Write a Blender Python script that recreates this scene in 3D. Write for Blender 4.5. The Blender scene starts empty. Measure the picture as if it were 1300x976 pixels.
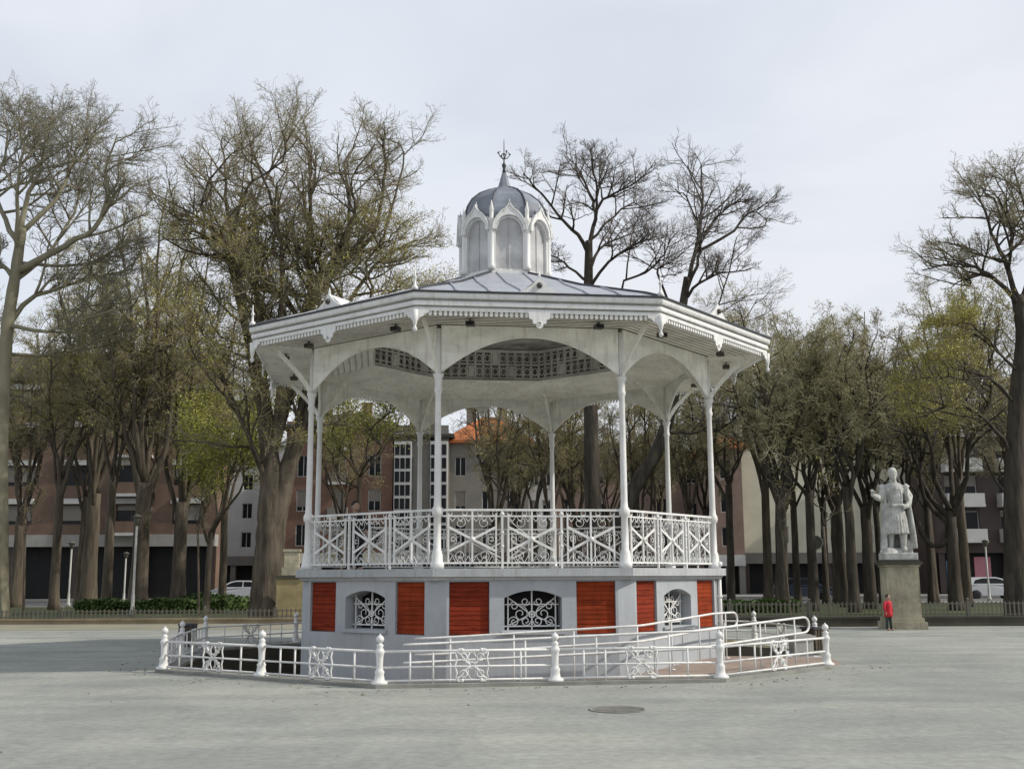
import bpy, math, random
from math import sin, cos, tan, pi, radians as R, sqrt, atan2, hypot
from mathutils import Vector, Matrix

S = bpy.context.scene
COL = S.collection
# ------------------------------------------------------------------ helpers
class MB:
    """collects geometry for ONE mesh object"""
    def __init__(s): s.v = []; s.f = []; s.m = []; s.sm = []; s.cur = 0; s.smooth = False
    def face(s, idx): s.f.append(idx); s.m.append(s.cur); s.sm.append(s.smooth)
    def quad(s, a, b, c, d):
        n = len(s.v); s.v += [tuple(a), tuple(b), tuple(c), tuple(d)]; s.face((n, n+1, n+2, n+3))
    def poly(s, pts):
        n = len(s.v); s.v += [tuple(p) for p in pts]; s.face(tuple(range(n, n+len(pts))))
    def hexa(s, p):   # 8 points: bottom 4 then top 4
        n = len(s.v); s.v += [tuple(q) for q in p]
        for f in ((0,3,2,1),(4,5,6,7),(0,1,5,4),(1,2,6,5),(2,3,7,6),(3,0,4,7)): s.face(tuple(n+i for i in f))
    def box(s, x0, x1, y0, y1, z0, z1, T=None):
        p = [(x0,y0,z0),(x1,y0,z0),(x1,y1,z0),(x0,y1,z0),(x0,y0,z1),(x1,y0,z1),(x1,y1,z1),(x0,y1,z1)]
        if T: p = [T(*q) for q in p]
        s.hexa(p)
    def bar(s, a, b, w, d, up=(0,0,1)):   # rectangular bar from a to b; w across, d along 'up' side
        a = Vector(a); b = Vector(b); t = (b-a).normalized(); u = Vector(up)
        if abs(t.dot(u)) > .98: u = Vector((0,1,0))
        x = t.cross(u).normalized(); y = x.cross(t).normalized()
        x *= w/2; y *= d/2
        s.hexa([a-x-y, a+x-y, a+x+y, a-x+y, b-x-y, b+x-y, b+x+y, b-x+y])
    def tube(s, pts, rad, n=6, cap=True):
        """pts list of 3-tuples, rad float or list"""
        k = len(pts)
        if not hasattr(rad, '__len__'): rad = [rad]*k
        base = len(s.v); old = s.smooth; s.smooth = True
        px = None
        for i in range(k):
            a = pts[i-1] if i else pts[0]; b = pts[i+1] if i < k-1 else pts[-1]
            tx, ty, tz = b[0]-a[0], b[1]-a[1], b[2]-a[2]
            l = sqrt(tx*tx+ty*ty+tz*tz) or 1; tx /= l; ty /= l; tz /= l
            if px is None:
                if abs(tz) > .7: ux, uy, uz = 1., 0., 0.
                else: ux, uy, uz = 0., 0., 1.
            else: ux, uy, uz = px
            d = ux*tx+uy*ty+uz*tz; ux -= d*tx; uy -= d*ty; uz -= d*tz
            l = sqrt(ux*ux+uy*uy+uz*uz) or 1; ux /= l; uy /= l; uz /= l
            px = (ux, uy, uz)
            wx, wy, wz = ty*uz-tz*uy, tz*ux-tx*uz, tx*uy-ty*ux
            r = rad[i]; p = pts[i]
            for j in range(n):
                c, q = CS[n][j]
                s.v.append((p[0]+r*(c*ux+q*wx), p[1]+r*(c*uy+q*wy), p[2]+r*(c*uz+q*wz)))
        for i in range(k-1):
            o = base+i*n
            for j in range(n):
                j2 = (j+1) % n
                s.face((o+j, o+j2, o+n+j2, o+n+j))
        if cap:
            s.face(tuple(base+j for j in reversed(range(n)))); s.face(tuple(base+(k-1)*n+j for j in range(n)))
        s.smooth = old
    def lathe(s, prof, c=(0,0,0), n=12, smooth=True, off=0.):
        base = len(s.v); old = s.smooth; s.smooth = smooth
        for r, z in prof:
            for j in range(n):
                a = 2*pi*j/n+off; s.v.append((c[0]+r*sin(a), c[1]-r*cos(a), c[2]+z))
        for i in range(len(prof)-1):
            o = base+i*n
            for j in range(n): j2 = (j+1) % n; s.face((o+j, o+j2, o+n+j2, o+n+j))
        s.face(tuple(base+j for j in reversed(range(n)))); s.face(tuple(base+(len(prof)-1)*n+j for j in range(n)))
        s.smooth = old
    def ball(s, c, r, n=10, m=6, sc=(1,1,1)):
        base = len(s.v); old = s.smooth; s.smooth = True
        for i in range(1, m):
            ph = pi*i/m
            for j in range(n):
                a = 2*pi*j/n
                s.v.append((c[0]+r*sc[0]*sin(ph)*cos(a), c[1]+r*sc[1]*sin(ph)*sin(a), c[2]-r*sc[2]*cos(ph)))
        b = len(s.v); s.v += [(c[0], c[1], c[2]-r*sc[2]), (c[0], c[1], c[2]+r*sc[2])]
        for i in range(m-2):
            for j in range(n):
                j2 = (j+1) % n; o = base+i*n
                s.face((o+j, o+j2, o+n+j2, o+n+j))
        for j in range(n):
            j2 = (j+1) % n
            s.face((b, base+j2, base+j)); o = base+(m-2)*n; s.face((b+1, o+j, o+j2))
        s.smooth = old
    def sweep8(s, prof, closed=False):   # octagonal sweep of (apothem, z); corners at 22.5+45k
        base = len(s.v); n = len(prof)
        for ap, z in prof:
            r = ap/cos(R(22.5))
            for k in range(8):
                a = R(22.5+45*k); s.v.append((r*sin(a), -r*cos(a), z))
        for i in range(n if closed else n-1):
            o = base+i*8; o2 = base+((i+1) % n)*8
            for k in range(8): k2 = (k+1) % 8; s.face((o+k, o+k2, o2+k2, o2+k))
    def prism(s, pts, thick, T):   # pts (x,z) outline, extruded over y in [-thick/2,thick/2], mapped with T(x,y,z)
        n = len(pts); b = len(s.v)
        s.v += [tuple(T(x, -thick/2, z)) for x, z in pts]+[tuple(T(x, thick/2, z)) for x, z in pts]
        s.face(tuple(range(b, b+n))); s.face(tuple(reversed(range(b+n, b+2*n))))
        for i in range(n): j = (i+1) % n; s.face((b+i, b+n+i, b+n+j, b+j))
    def build(s, name, mats, parent=None, loc=None, rotz=0):
        me = bpy.data.meshes.new(name); me.from_pydata(s.v, [], s.f)
        if not isinstance(mats, (list, tuple)): mats = [mats]
        for m in mats: me.materials.append(m)
        me.polygons.foreach_set('material_index', s.m)
        me.polygons.foreach_set('use_smooth', s.sm)
        me.update()
        o = bpy.data.objects.new(name, me); COL.objects.link(o)
        if parent: o.parent = parent
        if loc: o.location = loc
        o.rotation_euler.z = rotz
        return o
CS = {n: [(cos(2*pi*j/n), sin(2*pi*j/n)) for j in range(n)] for n in range(3, 33)}

def tag(o, label, cat, group=None):
    o['label'] = label; o['category'] = cat
    if group: o['group'] = group
    return o
def structure(o): o['kind'] = 'structure'; return o
def thing(name, label, cat, loc=(0,0,0), rotz=0, group=None):
    o = bpy.data.objects.new(name, None); COL.objects.link(o); o.location = loc; o.rotation_euler.z = rotz
    o.empty_display_size = .3
    return tag(o, label, cat, group)
def copy_part(o, parent, rotz=None, loc=None):
    c = o.copy(); COL.objects.link(c); c.parent = parent
    if rotz is not None: c.rotation_euler.z = rotz
    if loc is not None: c.location = loc
    for ch in list(o.children): copy_part(ch, c)
    return c
def copy_thing(o, label, loc, rotz=0, group=None, scale=None):
    c = o.copy(); COL.objects.link(c); c.location = loc; c.rotation_euler.z = rotz; c['label'] = label
    if group: c['group'] = group
    if scale: c.scale = scale
    for ch in list(o.children): copy_part(ch, c)
    return c
def rep8(o, parent, ks=range(1, 8)):
    for k in ks: copy_part(o, parent, rotz=o.rotation_euler.z+R(45*k))

# ------------------------------------------------------------------ materials
def mat(name, col, rough=.6, var=.12, scale=3., bump=0., bscale=None, metal=0., col2=None, spec=.5, coord='Object', stretch=None, detail=6., grime=0., gcol=(.55,.5,.42)):
    m = bpy.data.materials.new(name); m.use_nodes = True; nt = m.node_tree; N = nt.nodes; L = nt.links
    b = N['Principled BSDF']; b.inputs['Roughness'].default_value = rough; b.inputs['Metallic'].default_value = metal
    b.inputs['Specular IOR Level'].default_value = spec
    tc = N.new('ShaderNodeTexCoord'); src = tc.outputs[coord]
    if stretch:
        mp = N.new('ShaderNodeMapping'); mp.inputs['Scale'].default_value = stretch; L.new(src, mp.inputs['Vector']); src = mp.outputs['Vector']
    nz = N.new('ShaderNodeTexNoise'); nz.inputs['Scale'].default_value = scale; nz.inputs['Detail'].default_value = detail; nz.inputs['Roughness'].default_value = .62
    L.new(src, nz.inputs['Vector'])
    rp = N.new('ShaderNodeValToRGB'); rp.color_ramp.elements[0].position = .32; rp.color_ramp.elements[1].position = .68
    c2 = col2 or tuple(min(1, c*(1+var)) for c in col); c1 = tuple(c*(1-var) for c in col) if not col2 else col
    rp.color_ramp.elements[0].color = (*c1, 1); rp.color_ramp.elements[1].color = (*c2, 1)
    L.new(nz.outputs['Fac'], rp.inputs['Fac']); out = rp.outputs['Color']
    if grime:
        for sc_, st_, lo, hi, k in ((2.6, (3.5,3.5,.35), .50, .74, 1.), (5., (1,1,1), .56, .72, .7)):
            mp2 = N.new('ShaderNodeMapping'); mp2.inputs['Scale'].default_value = st_; L.new(tc.outputs[coord], mp2.inputs['Vector'])
            g = N.new('ShaderNodeTexNoise'); g.inputs['Scale'].default_value = sc_; g.inputs['Detail'].default_value = 7; g.inputs['Roughness'].default_value = .7; L.new(mp2.outputs['Vector'], g.inputs['Vector'])
            gr = N.new('ShaderNodeMapRange'); gr.inputs[1].default_value = lo; gr.inputs[2].default_value = hi; gr.inputs[3].default_value = 0.; gr.inputs[4].default_value = grime*k; L.new(g.outputs['Fac'], gr.inputs[0])
            mm = N.new('ShaderNodeMixRGB'); mm.blend_type = 'MULTIPLY'; L.new(gr.outputs[0], mm.inputs['Fac']); L.new(out, mm.inputs[1]); mm.inputs[2].default_value = (*gcol, 1); out = mm.outputs[0]
    L.new(out, b.inputs['Base Color'])
    if bump:
        n2 = N.new('ShaderNodeTexNoise'); n2.inputs['Scale'].default_value = bscale or scale*6; n2.inputs['Detail'].default_value = 6
        L.new(src, n2.inputs['Vector'])
        bp = N.new('ShaderNodeBump'); bp.inputs['Strength'].default_value = bump; bp.inputs['Distance'].default_value = .03
        L.new(n2.outputs['Fac'], bp.inputs['Height']); L.new(bp.outputs['Normal'], b.inputs['Normal'])
    m['rp'] = rp.name
    return m
M = {}
M['white'] = mat('white_paint', (.72,.72,.70), .55, .07, 2.2, .10, 30, grime=.55)
M['white_old'] = mat('aged_white_paint', (.80,.79,.73), .65, .14, 1.6, .15, 20, stretch=(1,1,2.5), grime=.7, gcol=(.6,.52,.42))
M['board'] = mat('ceiling_boards', (.80,.78,.71), .7, .16, 1.2, .1, 14, stretch=(1,1,4), grime=.8, gcol=(.6,.5,.4))
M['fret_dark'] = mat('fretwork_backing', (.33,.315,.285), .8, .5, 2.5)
M['fret'] = mat('fretwork_paint', (.62,.61,.56), .6, .3, 1.5)
M['greywall'] = mat('grey_render', (.385,.41,.43), .8, .10, 1.1, .15, 40, grime=.4, gcol=(.6,.6,.58))
M['ledge'] = mat('grey_stone_ledge', (.40,.42,.43), .75, .12, 2., .12, 30, grime=.6)
M['red'] = mat('red_shutter_paint', (.25,.040,.013), .8, .28, 1.5, .15, 20, stretch=(1,1,6), spec=.1, grime=.7, gcol=(.5,.6,.7))
M['redA'] = mat('faded_red_shutter_paint', (.20,.030,.013), .8, .36, 2.5, .15, 20, stretch=(1,1,8), spec=.1, grime=.7, gcol=(.5,.6,.7))
M['dark'] = mat('dark_void', (.012,.012,.012), .9, .2, 2)
M['zinc'] = mat('zinc_roof', (.36,.375,.41), .45, .14, 1.2, .05, 8, metal=.0, spec=.6, grime=.6, gcol=(.6,.6,.6))
M['dome'] = mat('dome_zinc', (.17,.19,.22), .42, .4, 1.8, .05, 8, spec=.6)
M['lead'] = mat('dark_lead', (.045,.047,.055), .5, .2, 3)
M['lantern_glass'] = mat('dusty_lantern_glass', (.46,.455,.45), .3, .3, 1.6)
M['bronze'] = mat('dark_metal', (.06,.05,.042), .5, .2, 4)
M['floor'] = mat('bandstand_floor', (.25,.24,.22), .7, .15, 2)
M['paver'] = mat('red_pavers', (.28,.215,.175), .8, .2, 2., .1, 20)
M['concrete'] = mat('concrete', (.34,.34,.32), .8, .14, 2., .15, 25)
M['stone'] = mat('statue_stone', (.46,.46,.43), .85, .35, 3., .5, 22, grime=.8, gcol=(.42,.42,.36))
M['pedestal'] = mat('pedestal_stone', (.36,.33,.24), .85, .35, 1.4, .3, 12, grime=.8, gcol=(.5,.5,.36))
M['pedestal2'] = mat('ochre_stone', (.30,.24,.12), .85, .25, 1.4, .25, 12)
M['kerb'] = mat('mossy_kerb', (.060,.056,.040), .85, .3, 1.5, .2, 10)
M['sandstone'] = mat('tan_kerb', (.25,.20,.125), .85, .25, 1.5, .2, 10)
M['picket'] = mat('grey_picket_paint', (.115,.11,.082), .6, .15, 2)
M['bark_dark'] = mat('dark_bark', (.062,.053,.042), .95, .5, 4.5, 1., 12, stretch=(1,1,.16), spec=.2)
M['bark_brown'] = mat('brown_bark', (.10,.083,.062), .95, .5, 4.5, 1., 12, stretch=(1,1,.16), spec=.2)
M['bark_plane'] = mat('plane_bark', (.17,.15,.10), .85, .3, 1.6, .4, 6, col2=(.27,.25,.17), stretch=(1,1,.5))
M['twig_big'] = mat('budding_twigs', (.235,.205,.125), .9, .35, .5)
M['twig_dark'] = mat('dark_twigs', (.145,.125,.105), .9, .25, .7)
M['twig_brown'] = mat('brown_twigs', (.27,.235,.15), .9, .3, .5)
M['twig_olive'] = mat('olive_twigs', (.33,.30,.185), .9, .3, .5)
M['twig_pale'] = mat('pale_twigs', (.22,.205,.15), .9, .25, .6)
def leafmat(name, c1, c2):
    m = mat(name, c1, .6, .3, .6, col2=c2); nt = m.node_tree; b = nt.nodes['Principled BSDF']
    b.inputs['Transmission Weight'].default_value = 0.
    return m
M['leaf_olive'] = leafmat('olive_buds', (.26,.235,.04), (.40,.36,.07))
M['leaf_green'] = leafmat('spring_leaves', (.20,.21,.025), (.34,.34,.06))
M['leaf_brown'] = leafmat('brown_buds', (.27,.245,.10), (.38,.35,.15))
M['hedge'] = leafmat('hedge_leaves', (.035,.07,.012), (.08,.13,.025))
M['brick'] = mat('brown_brick', (.155,.10,.07), .85, .22, .8, .2, 30)
M['brick_red'] = mat('red_brick', (.185,.105,.075), .85, .2, .8)
M['brick_pink'] = mat('pink_brick', (.21,.145,.115), .85, .2, .8)
M['cream'] = mat('cream_render', (.60,.57,.44), .8, .12, .5)
M['bwhite'] = mat('white_render', (.48,.475,.45), .7, .12, .5)
M['bgrey'] = mat('grey_render_far', (.20,.185,.16), .8, .15, .5)
M['bdark'] = mat('dark_brown_cladding', (.06,.042,.036), .7, .2, .5)
M['roofdark'] = mat('dark_roof_tiles', (.055,.048,.038), .85, .25, 1.)
M['rooforange'] = mat('orange_roof_tiles', (.42,.13,.04), .85, .3, 1.2, .2, 12)
M['roofpale'] = mat('pale_metal_roof', (.5,.52,.55), .5, .1, 1)
M['glass'] = mat('window_glass', (.014,.015,.017), .3, .4, .8, spec=.22)
M['blind'] = mat('roller_blind', (.22,.20,.17), .8, .2, 3, stretch=(.2,1,8))
M['frame'] = mat('white_window_frame', (.55,.55,.52), .6, .1, 1)
M['shop_blue'] = mat('blue_shop_panel', (.13,.22,.34), .5, .2, 1)
M['shop_pink'] = mat('pink_shop_panel', (.42,.16,.19), .5, .2, 1)
M['asphalt'] = mat('street_asphalt', (.055,.055,.057), .85, .2, .6, .1, 30)
M['pavement'] = mat('pavement_slabs', (.22,.215,.2), .85, .15, .8)
M['grass'] = mat('park_grass', (.03,.045,.012), .9, .3, .25, .6, 8, col2=(.07,.085,.025))
M['soil'] = mat('mossy_soil', (.10,.095,.045), .95, .3, 1.2, .6, 8, col2=(.16,.14,.06))
M['lamp'] = mat('lamp_post_paint', (.42,.42,.39), .5, .1, 2)
M['carwhite'] = mat('white_car_paint', (.62,.63,.65), .25, .04, 1, spec=.6)
M['carblue'] = mat('dark_blue_car_paint', (.025,.035,.06), .25, .1, 1, spec=.6)
M['tyre'] = mat('tyre_rubber', (.02,.02,.02), .85, .2, 5)
M['chrome'] = mat('grey_alloy', (.4,.4,.42), .35, .1, 5, metal=.7)
M['lens'] = mat('headlight_lens', (.6,.62,.65), .15, .1, 3)
M['coatred'] = mat('red_coat_cloth', (.50,.02,.035), .8, .15, 6)
M['clothdark'] = mat('dark_cloth', (.018,.018,.022), .85, .2, 6)
M['clothgreen'] = mat('dark_green_trousers', (.03,.055,.05), .85, .2, 6)
M['skin'] = mat('skin', (.42,.26,.19), .55, .06, 6)
M['hair'] = mat('dark_hair', (.02,.015,.012), .7, .2, 8)

# plaza: pale compacted surface with broad blotches, fine grit and faint streaks painted in as branch shadows
def plaza_mat():
    m = bpy.data.materials.new('plaza_surface'); m.use_nodes = True; nt = m.node_tree; N = nt.nodes; L = nt.links
    b = N['Principled BSDF']; b.inputs['Roughness'].default_value = .85; b.inputs['Specular IOR Level'].default_value = .3
    tc = N.new('ShaderNodeTexCoord')
    def noise(sc, stretch, det=5, dist=0.):
        mp = N.new('ShaderNodeMapping'); mp.inputs['Scale'].default_value = stretch; L.new(tc.outputs['Object'], mp.inputs['Vector'])
        n = N.new('ShaderNodeTexNoise'); n.inputs['Scale'].default_value = sc; n.inputs['Detail'].default_value = det; n.inputs['Distortion'].default_value = dist
        L.new(mp.outputs['Vector'], n.inputs['Vector']); return n.outputs['Fac']
    def ramp(f, p0, p1, c0, c1):
        r = N.new('ShaderNodeValToRGB'); r.color_ramp.elements[0].position = p0; r.color_ramp.elements[1].position = p1
        r.color_ramp.elements[0].color = (*c0, 1); r.color_ramp.elements[1].color = (*c1, 1); L.new(f, r.inputs['Fac']); return r.outputs['Color']
    def mul(a, bb, fac=1.):
        x = N.new('ShaderNodeMixRGB'); x.blend_type = 'MULTIPLY'; x.inputs['Fac'].default_value = fac; L.new(a, x.inputs[1]); L.new(bb, x.inputs[2]); return x.outputs[0]
    c = ramp(noise(.12, (1,1,1), 6, .6), .35, .66, (.282,.292,.270), (.342,.350,.318))
    c = mul(c, ramp(noise(.5, (.35,1.6,1), 5, .3), .38, .62, (.86,.87,.88), (1.05,1.05,1.04)))
    c = mul(c, ramp(noise(.9, (1,1,1), 6, .4), .40, .62, (.93,.93,.93), (1.04,1.04,1.03)))
    c = mul(c, ramp(noise(9., (1,1,1), 5), .3, .7, (.86,.86,.85), (1.12,1.12,1.12)))
    c = mul(c, ramp(noise(70., (1,1,1), 2), .3, .7, (.82,.82,.81), (1.15,1.15,1.15)))
    c = mul(c, ramp(noise(.8, (1,1,1), 7, 1.5), .27, .36, (.84,.85,.85), (1,1,1)))
    c = mul(c, ramp(noise(1.7, (1,1,1), 8, 2.), .29, .36, (.90,.90,.89), (1,1,1)))
    c = mul(c, ramp(noise(.33, (1,.55,1), 3, 3.), .44, .52, (.95,.955,.96), (1.02,1.02,1.01)))
    dn = N.new('ShaderNodeTexNoise'); dn.inputs['Scale'].default_value = .9; dn.inputs['Detail'].default_value = 4; L.new(tc.outputs['Object'], dn.inputs['Vector'])
    av = N.new('ShaderNodeMixRGB'); av.blend_type = 'ADD'; av.inputs['Fac'].default_value = .9; L.new(tc.outputs['Object'], av.inputs[1]); L.new(dn.outputs['Color'], av.inputs[2])
    vo = N.new('ShaderNodeTexVoronoi'); vo.feature = 'DISTANCE_TO_EDGE'; vo.inputs['Scale'].default_value = .22; L.new(av.outputs[0], vo.inputs['Vector'])
    c = mul(c, ramp(vo.outputs['Distance'], .0, .004, (.88,.88,.87), (1,1,1)))
    L.new(c, b.inputs['Base Color'])
    bp = N.new('ShaderNodeBump'); bp.inputs['Strength'].default_value = .35; bp.inputs['Distance'].default_value = .01
    L.new(noise(60., (1,1,1), 4), bp.inputs['Height']); L.new(bp.outputs['Normal'], b.inputs['Normal'])
    return m
M['plaza'] = plaza_mat()

# ------------------------------------------------------------------ camera
FPX, PITCH, ROLL, CAMZ = 1392.2, .17331, -.00467, 1.65
cam = bpy.data.objects.new('camera', bpy.data.cameras.new('camera')); COL.objects.link(cam)
cam.data.sensor_width = 36; cam.data.lens = 36*FPX/1300; cam.data.clip_start = .1; cam.data.clip_end = 5000
cam.matrix_world = Matrix.Translation((0,0,CAMZ)) @ Matrix.Rotation(pi/2+PITCH, 4, 'X') @ Matrix.Rotation(ROLL, 4, 'Z')
S.camera = cam
def at(u, v, Y):
    """point at distance Y seen at photo pixel (u, v): used only to read positions off the photograph"""
    c, s = cos(ROLL), sin(ROLL); du, dv = u-650, v-488
    a = c*du+s*dv; b = -s*du+c*dv
    d = (a/FPX, cos(PITCH)+b/FPX*sin(PITCH), sin(PITCH)-b/FPX*cos(PITCH)); t = Y/d[1]
    return (d[0]*t, Y, CAMZ+d[2]*t)

# ------------------------------------------------------------------ bandstand
BX, BY, PHI = -.163, 24.616, .1234
bs = thing('bandstand', 'octagonal white iron bandstand with grey base, red shutters and zinc domed cupola', 'bandstand', (BX,BY,0), PHI)
def pol(r, a, z): a = R(a); return (r*sin(a), -r*cos(a), z)
def F(s, r, z): return (s, -r, z)          # face 0: s to the right, r outwards
AP, HS = 4.31, 1.58
ZW0, ZW1 = -1.1, 1.60
# base wall with real recesses
b = MB()
SH = (.80, 1.53, .61, 1.565); WN = (-.53, .53, .69, 1.27, 1.40)
def arch(s): return WN[3]+(WN[4]-WN[3])*(1-(s/WN[1])**2)
for k in range(8):
    ca, sa = cos(R(45*k)), sin(R(45*k))
    def T(s, r, z): x, y = s, -r; return (x*ca-y*sa, x*sa+y*ca, z)
    cuts = [-HS, -SH[1], -SH[0], WN[0], WN[1], SH[0], SH[1], HS]
    for i in range(7):
        s0, s1 = cuts[i], cuts[i+1]
        if i in (1, 5): zs = [(ZW0, SH[2]), (SH[3], ZW1)]
        elif i == 3: zs = [(ZW0, WN[2])]
        else: zs = [(ZW0, ZW1)]
        for z0, z1 in zs: b.quad(T(s0,AP,z0), T(s1,AP,z0), T(s1,AP,z1), T(s0,AP,z1))
        if i in (1, 5):
            z0, z1 = SH[2], SH[3]; d = AP-.09
            b.quad(T(s0,AP,z0), T(s0,AP,z1), T(s0,d,z1), T(s0,d,z0)); b.quad(T(s1,AP,z1), T(s1,AP,z0), T(s1,d,z0), T(s1,d,z1))
            b.quad(T(s0,AP,z1), T(s1,AP,z1), T(s1,d,z1), T(s0,d,z1)); b.quad(T(s1,AP,z0), T(s0,AP,z0), T(s0,d,z0), T(s1,d,z0))
            b.quad(T(s0,d,z0), T(s1,d,z0), T(s1,d,z1), T(s0,d,z1))
        if i == 3:
            d = AP-.45; n = 12
            for j in range(n):
                a0 = s0+(s1-s0)*j/n; a1 = s0+(s1-s0)*(j+1)/n
                b.quad(T(a0,AP,arch(a0)), T(a1,AP,arch(a1)), T(a1,AP,ZW1), T(a0,AP,ZW1))
                b.quad(T(a0,AP,arch(a0)), T(a1,AP,arch(a1)), T(a1,d,arch(a1)), T(a0,d,arch(a0)))
            for a in (s0, s1): b.quad(T(a,AP,WN[2]), T(a,AP,WN[3]), T(a,d,WN[3]), T(a,d,WN[2]))
            b.quad(T(s0,AP,WN[2]), T(s1,AP,WN[2]), T(s1,d,WN[2]), T(s0,d,WN[2]))
            b.cur = 1
            b.quad(T(s0-.05,d,WN[2]-.05), T(s1+.05,d,WN[2]-.05), T(s1+.05,d,WN[4]+.05), T(s0-.05,d,WN[4]+.05)); b.cur = 0
            # projecting sill
            b.hexa([T(s0-.06,AP+.002,WN[2]-.07), T(s1+.06,AP+.002,WN[2]-.07), T(s1+.06,AP+.05,WN[2]-.07), T(s0-.06,AP+.05,WN[2]-.07),
                    T(s0-.06,AP+.002,WN[2]-.004), T(s1+.06,AP+.002,WN[2]-.004), T(s1+.06,AP+.05,WN[2]-.015), T(s0-.06,AP+.05,WN[2]-.015)])
    # chamfered corner
    c2, s2 = cos(R(45*k+45)), sin(R(45*k+45))
    def T2(s, r, z): x, y = s, -r; return (x*c2-y*s2, x*s2+y*c2, z)
    b.quad(T(HS,AP,ZW0), T2(-HS,AP,ZW0), T2(-HS,AP,ZW1), T(HS,AP,ZW1))
base = b.build('base', [M['greywall'], M['dark']], bs)
# shutters: horizontal-board red shutters
for nm, sg in (('shutter', 1), ('shutter', -1)):
    m = MB(); s0, s1 = (SH[0]+.012, SH[1]-.012) if sg > 0 else (-SH[1]+.012, -SH[0]-.012)
    m.box(s0, s1, -(AP-.065), -(AP-.085), SH[2]+.012, SH[3]-.012)
    n = 11; h = (SH[3]-SH[2]-.03)/n
    for i in range(n):
        z = SH[2]+.015+i*h
        m.hexa([F(s0,AP-.065,z+.003), F(s1,AP-.065,z+.003), F(s1,AP-.045,z+.004), F(s0,AP-.045,z+.004),
                F(s0,AP-.065,z+h-.003), F(s1,AP-.065,z+h-.003), F(s1,AP-.051,z+h-.003), F(s0,AP-.051,z+h-.003)][0:8])
    o = m.build(nm, M['red'] if sg > 0 else M['redA'], base); rep8(o, base)
# window grilles with scrolls
m = MB(); g = AP-.20; fr = .024
for s in (-.44, 0, .44): m.bar(F(s,g,WN[2]), F(s,g,arch(s)), fr, fr)
m.bar(F(-.52,g,WN[2]+.07), F(.52,g,WN[2]+.07), fr, fr)
m.bar(F(-.50,g+.004,WN[3]-.12), F(.50,g+.004,WN[3]-.12), fr*.7, fr*.7)
def spiral(cx, cz, r0, r1, a0, turns, r, n=16):
    return [F(cx+(r0+(r1-r0)*i/n)*cos(a0+turns*2*pi*i/n), r, cz+(r0+(r1-r0)*i/n)*sin(a0+turns*2*pi*i/n)) for i in range(n+1)]
for q in (-1, 1):
    for (cx, cz, r0, a0, tr) in ((.21,.98,.15,pi/2,1.4),(.33,.84,.10,0,1.3),(.11,.85,.09,pi,1.3),(.33,1.12,.085,0,1.2),(.12,1.20,.08,pi,1.2)):
        m.tube(spiral(q*cx, cz, r0, .03, a0 if q > 0 else pi-a0, tr*q, g), .011, 4)
    m.bar(F(q*.02,g+.01,.97), F(q*.42,g+.01,1.26), .018, .018); m.bar(F(q*.02,g-.01,.97), F(q*.42,g-.01,.78), .018, .018)
m.tube(spiral(0, .97, .055, .055, 0, 1, g+.015), .014, 5)
o = m.build('window_grille', M['white'], base); rep8(o, base)
# ledge and floor
m = MB(); m.sweep8([(4.30,1.585),(4.36,1.592),(4.37,1.64),(4.44,1.655),(4.44,1.80),(4.05,1.80)])
m.build('ledge', M['ledge'], bs)
m = MB(); m.sweep8([(4.10,1.60),(4.10,1.806)]); m.poly([pol(4.10/cos(R(22.5)), 22.5+45*k, 1.806) for k in range(8)]); m.build('floor', M['floor'], bs)
# column
CR = 4.57
m = MB(); c = pol(CR, 22.5, 0)
m.lathe([(.125,1.80),(.125,1.90),(.105,1.92),(.10,2.06),(.088,2.08),(.09,2.11),(.070,2.13),(.066,2.40),(.066,2.74),(.095,2.77),(.105,2.83),(.095,2.89),(.070,2.93),
         (.064,3.05),(.060,4.0),(.054,5.02),(.075,5.06),(.075,5.10),(.062,5.14),(.07,5.30),(.10,5.36),(.10,5.40)], (c[0],c[1],0), 14)
m.lathe([(.05,5.39),(.05,6.26)], (c[0],c[1],0), 8)
col = m.build('column', M['white'], bs)
def brace(dr, z0, r1, z1, w):
    m = MB(); pts = []
    n = 9
    for i in range(n+1):
        t = i/n; r = CR+(r1-CR)*(1-cos(t*pi/2)) if dr == 'o' else CR+(r1-CR)*(t**1.4)
        r = CR+(r1-CR)*t**1.25; z = z0+(z1-z0)*t**.85
        pts.append(pol(r, 22.5, z))
    for i in range(n): m.bar(pts[i], pts[i+1], w, .085)
    return m
brace('o', 5.30, 5.42, 6.27, .045).build('brace', M['white_old'], col)
brace('o', 5.30, 3.75, 6.38, .045).build('brace', M['white_old'], col)
for k in range(1, 8): copy_part(col, bs, rotz=R(45*k))
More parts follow.
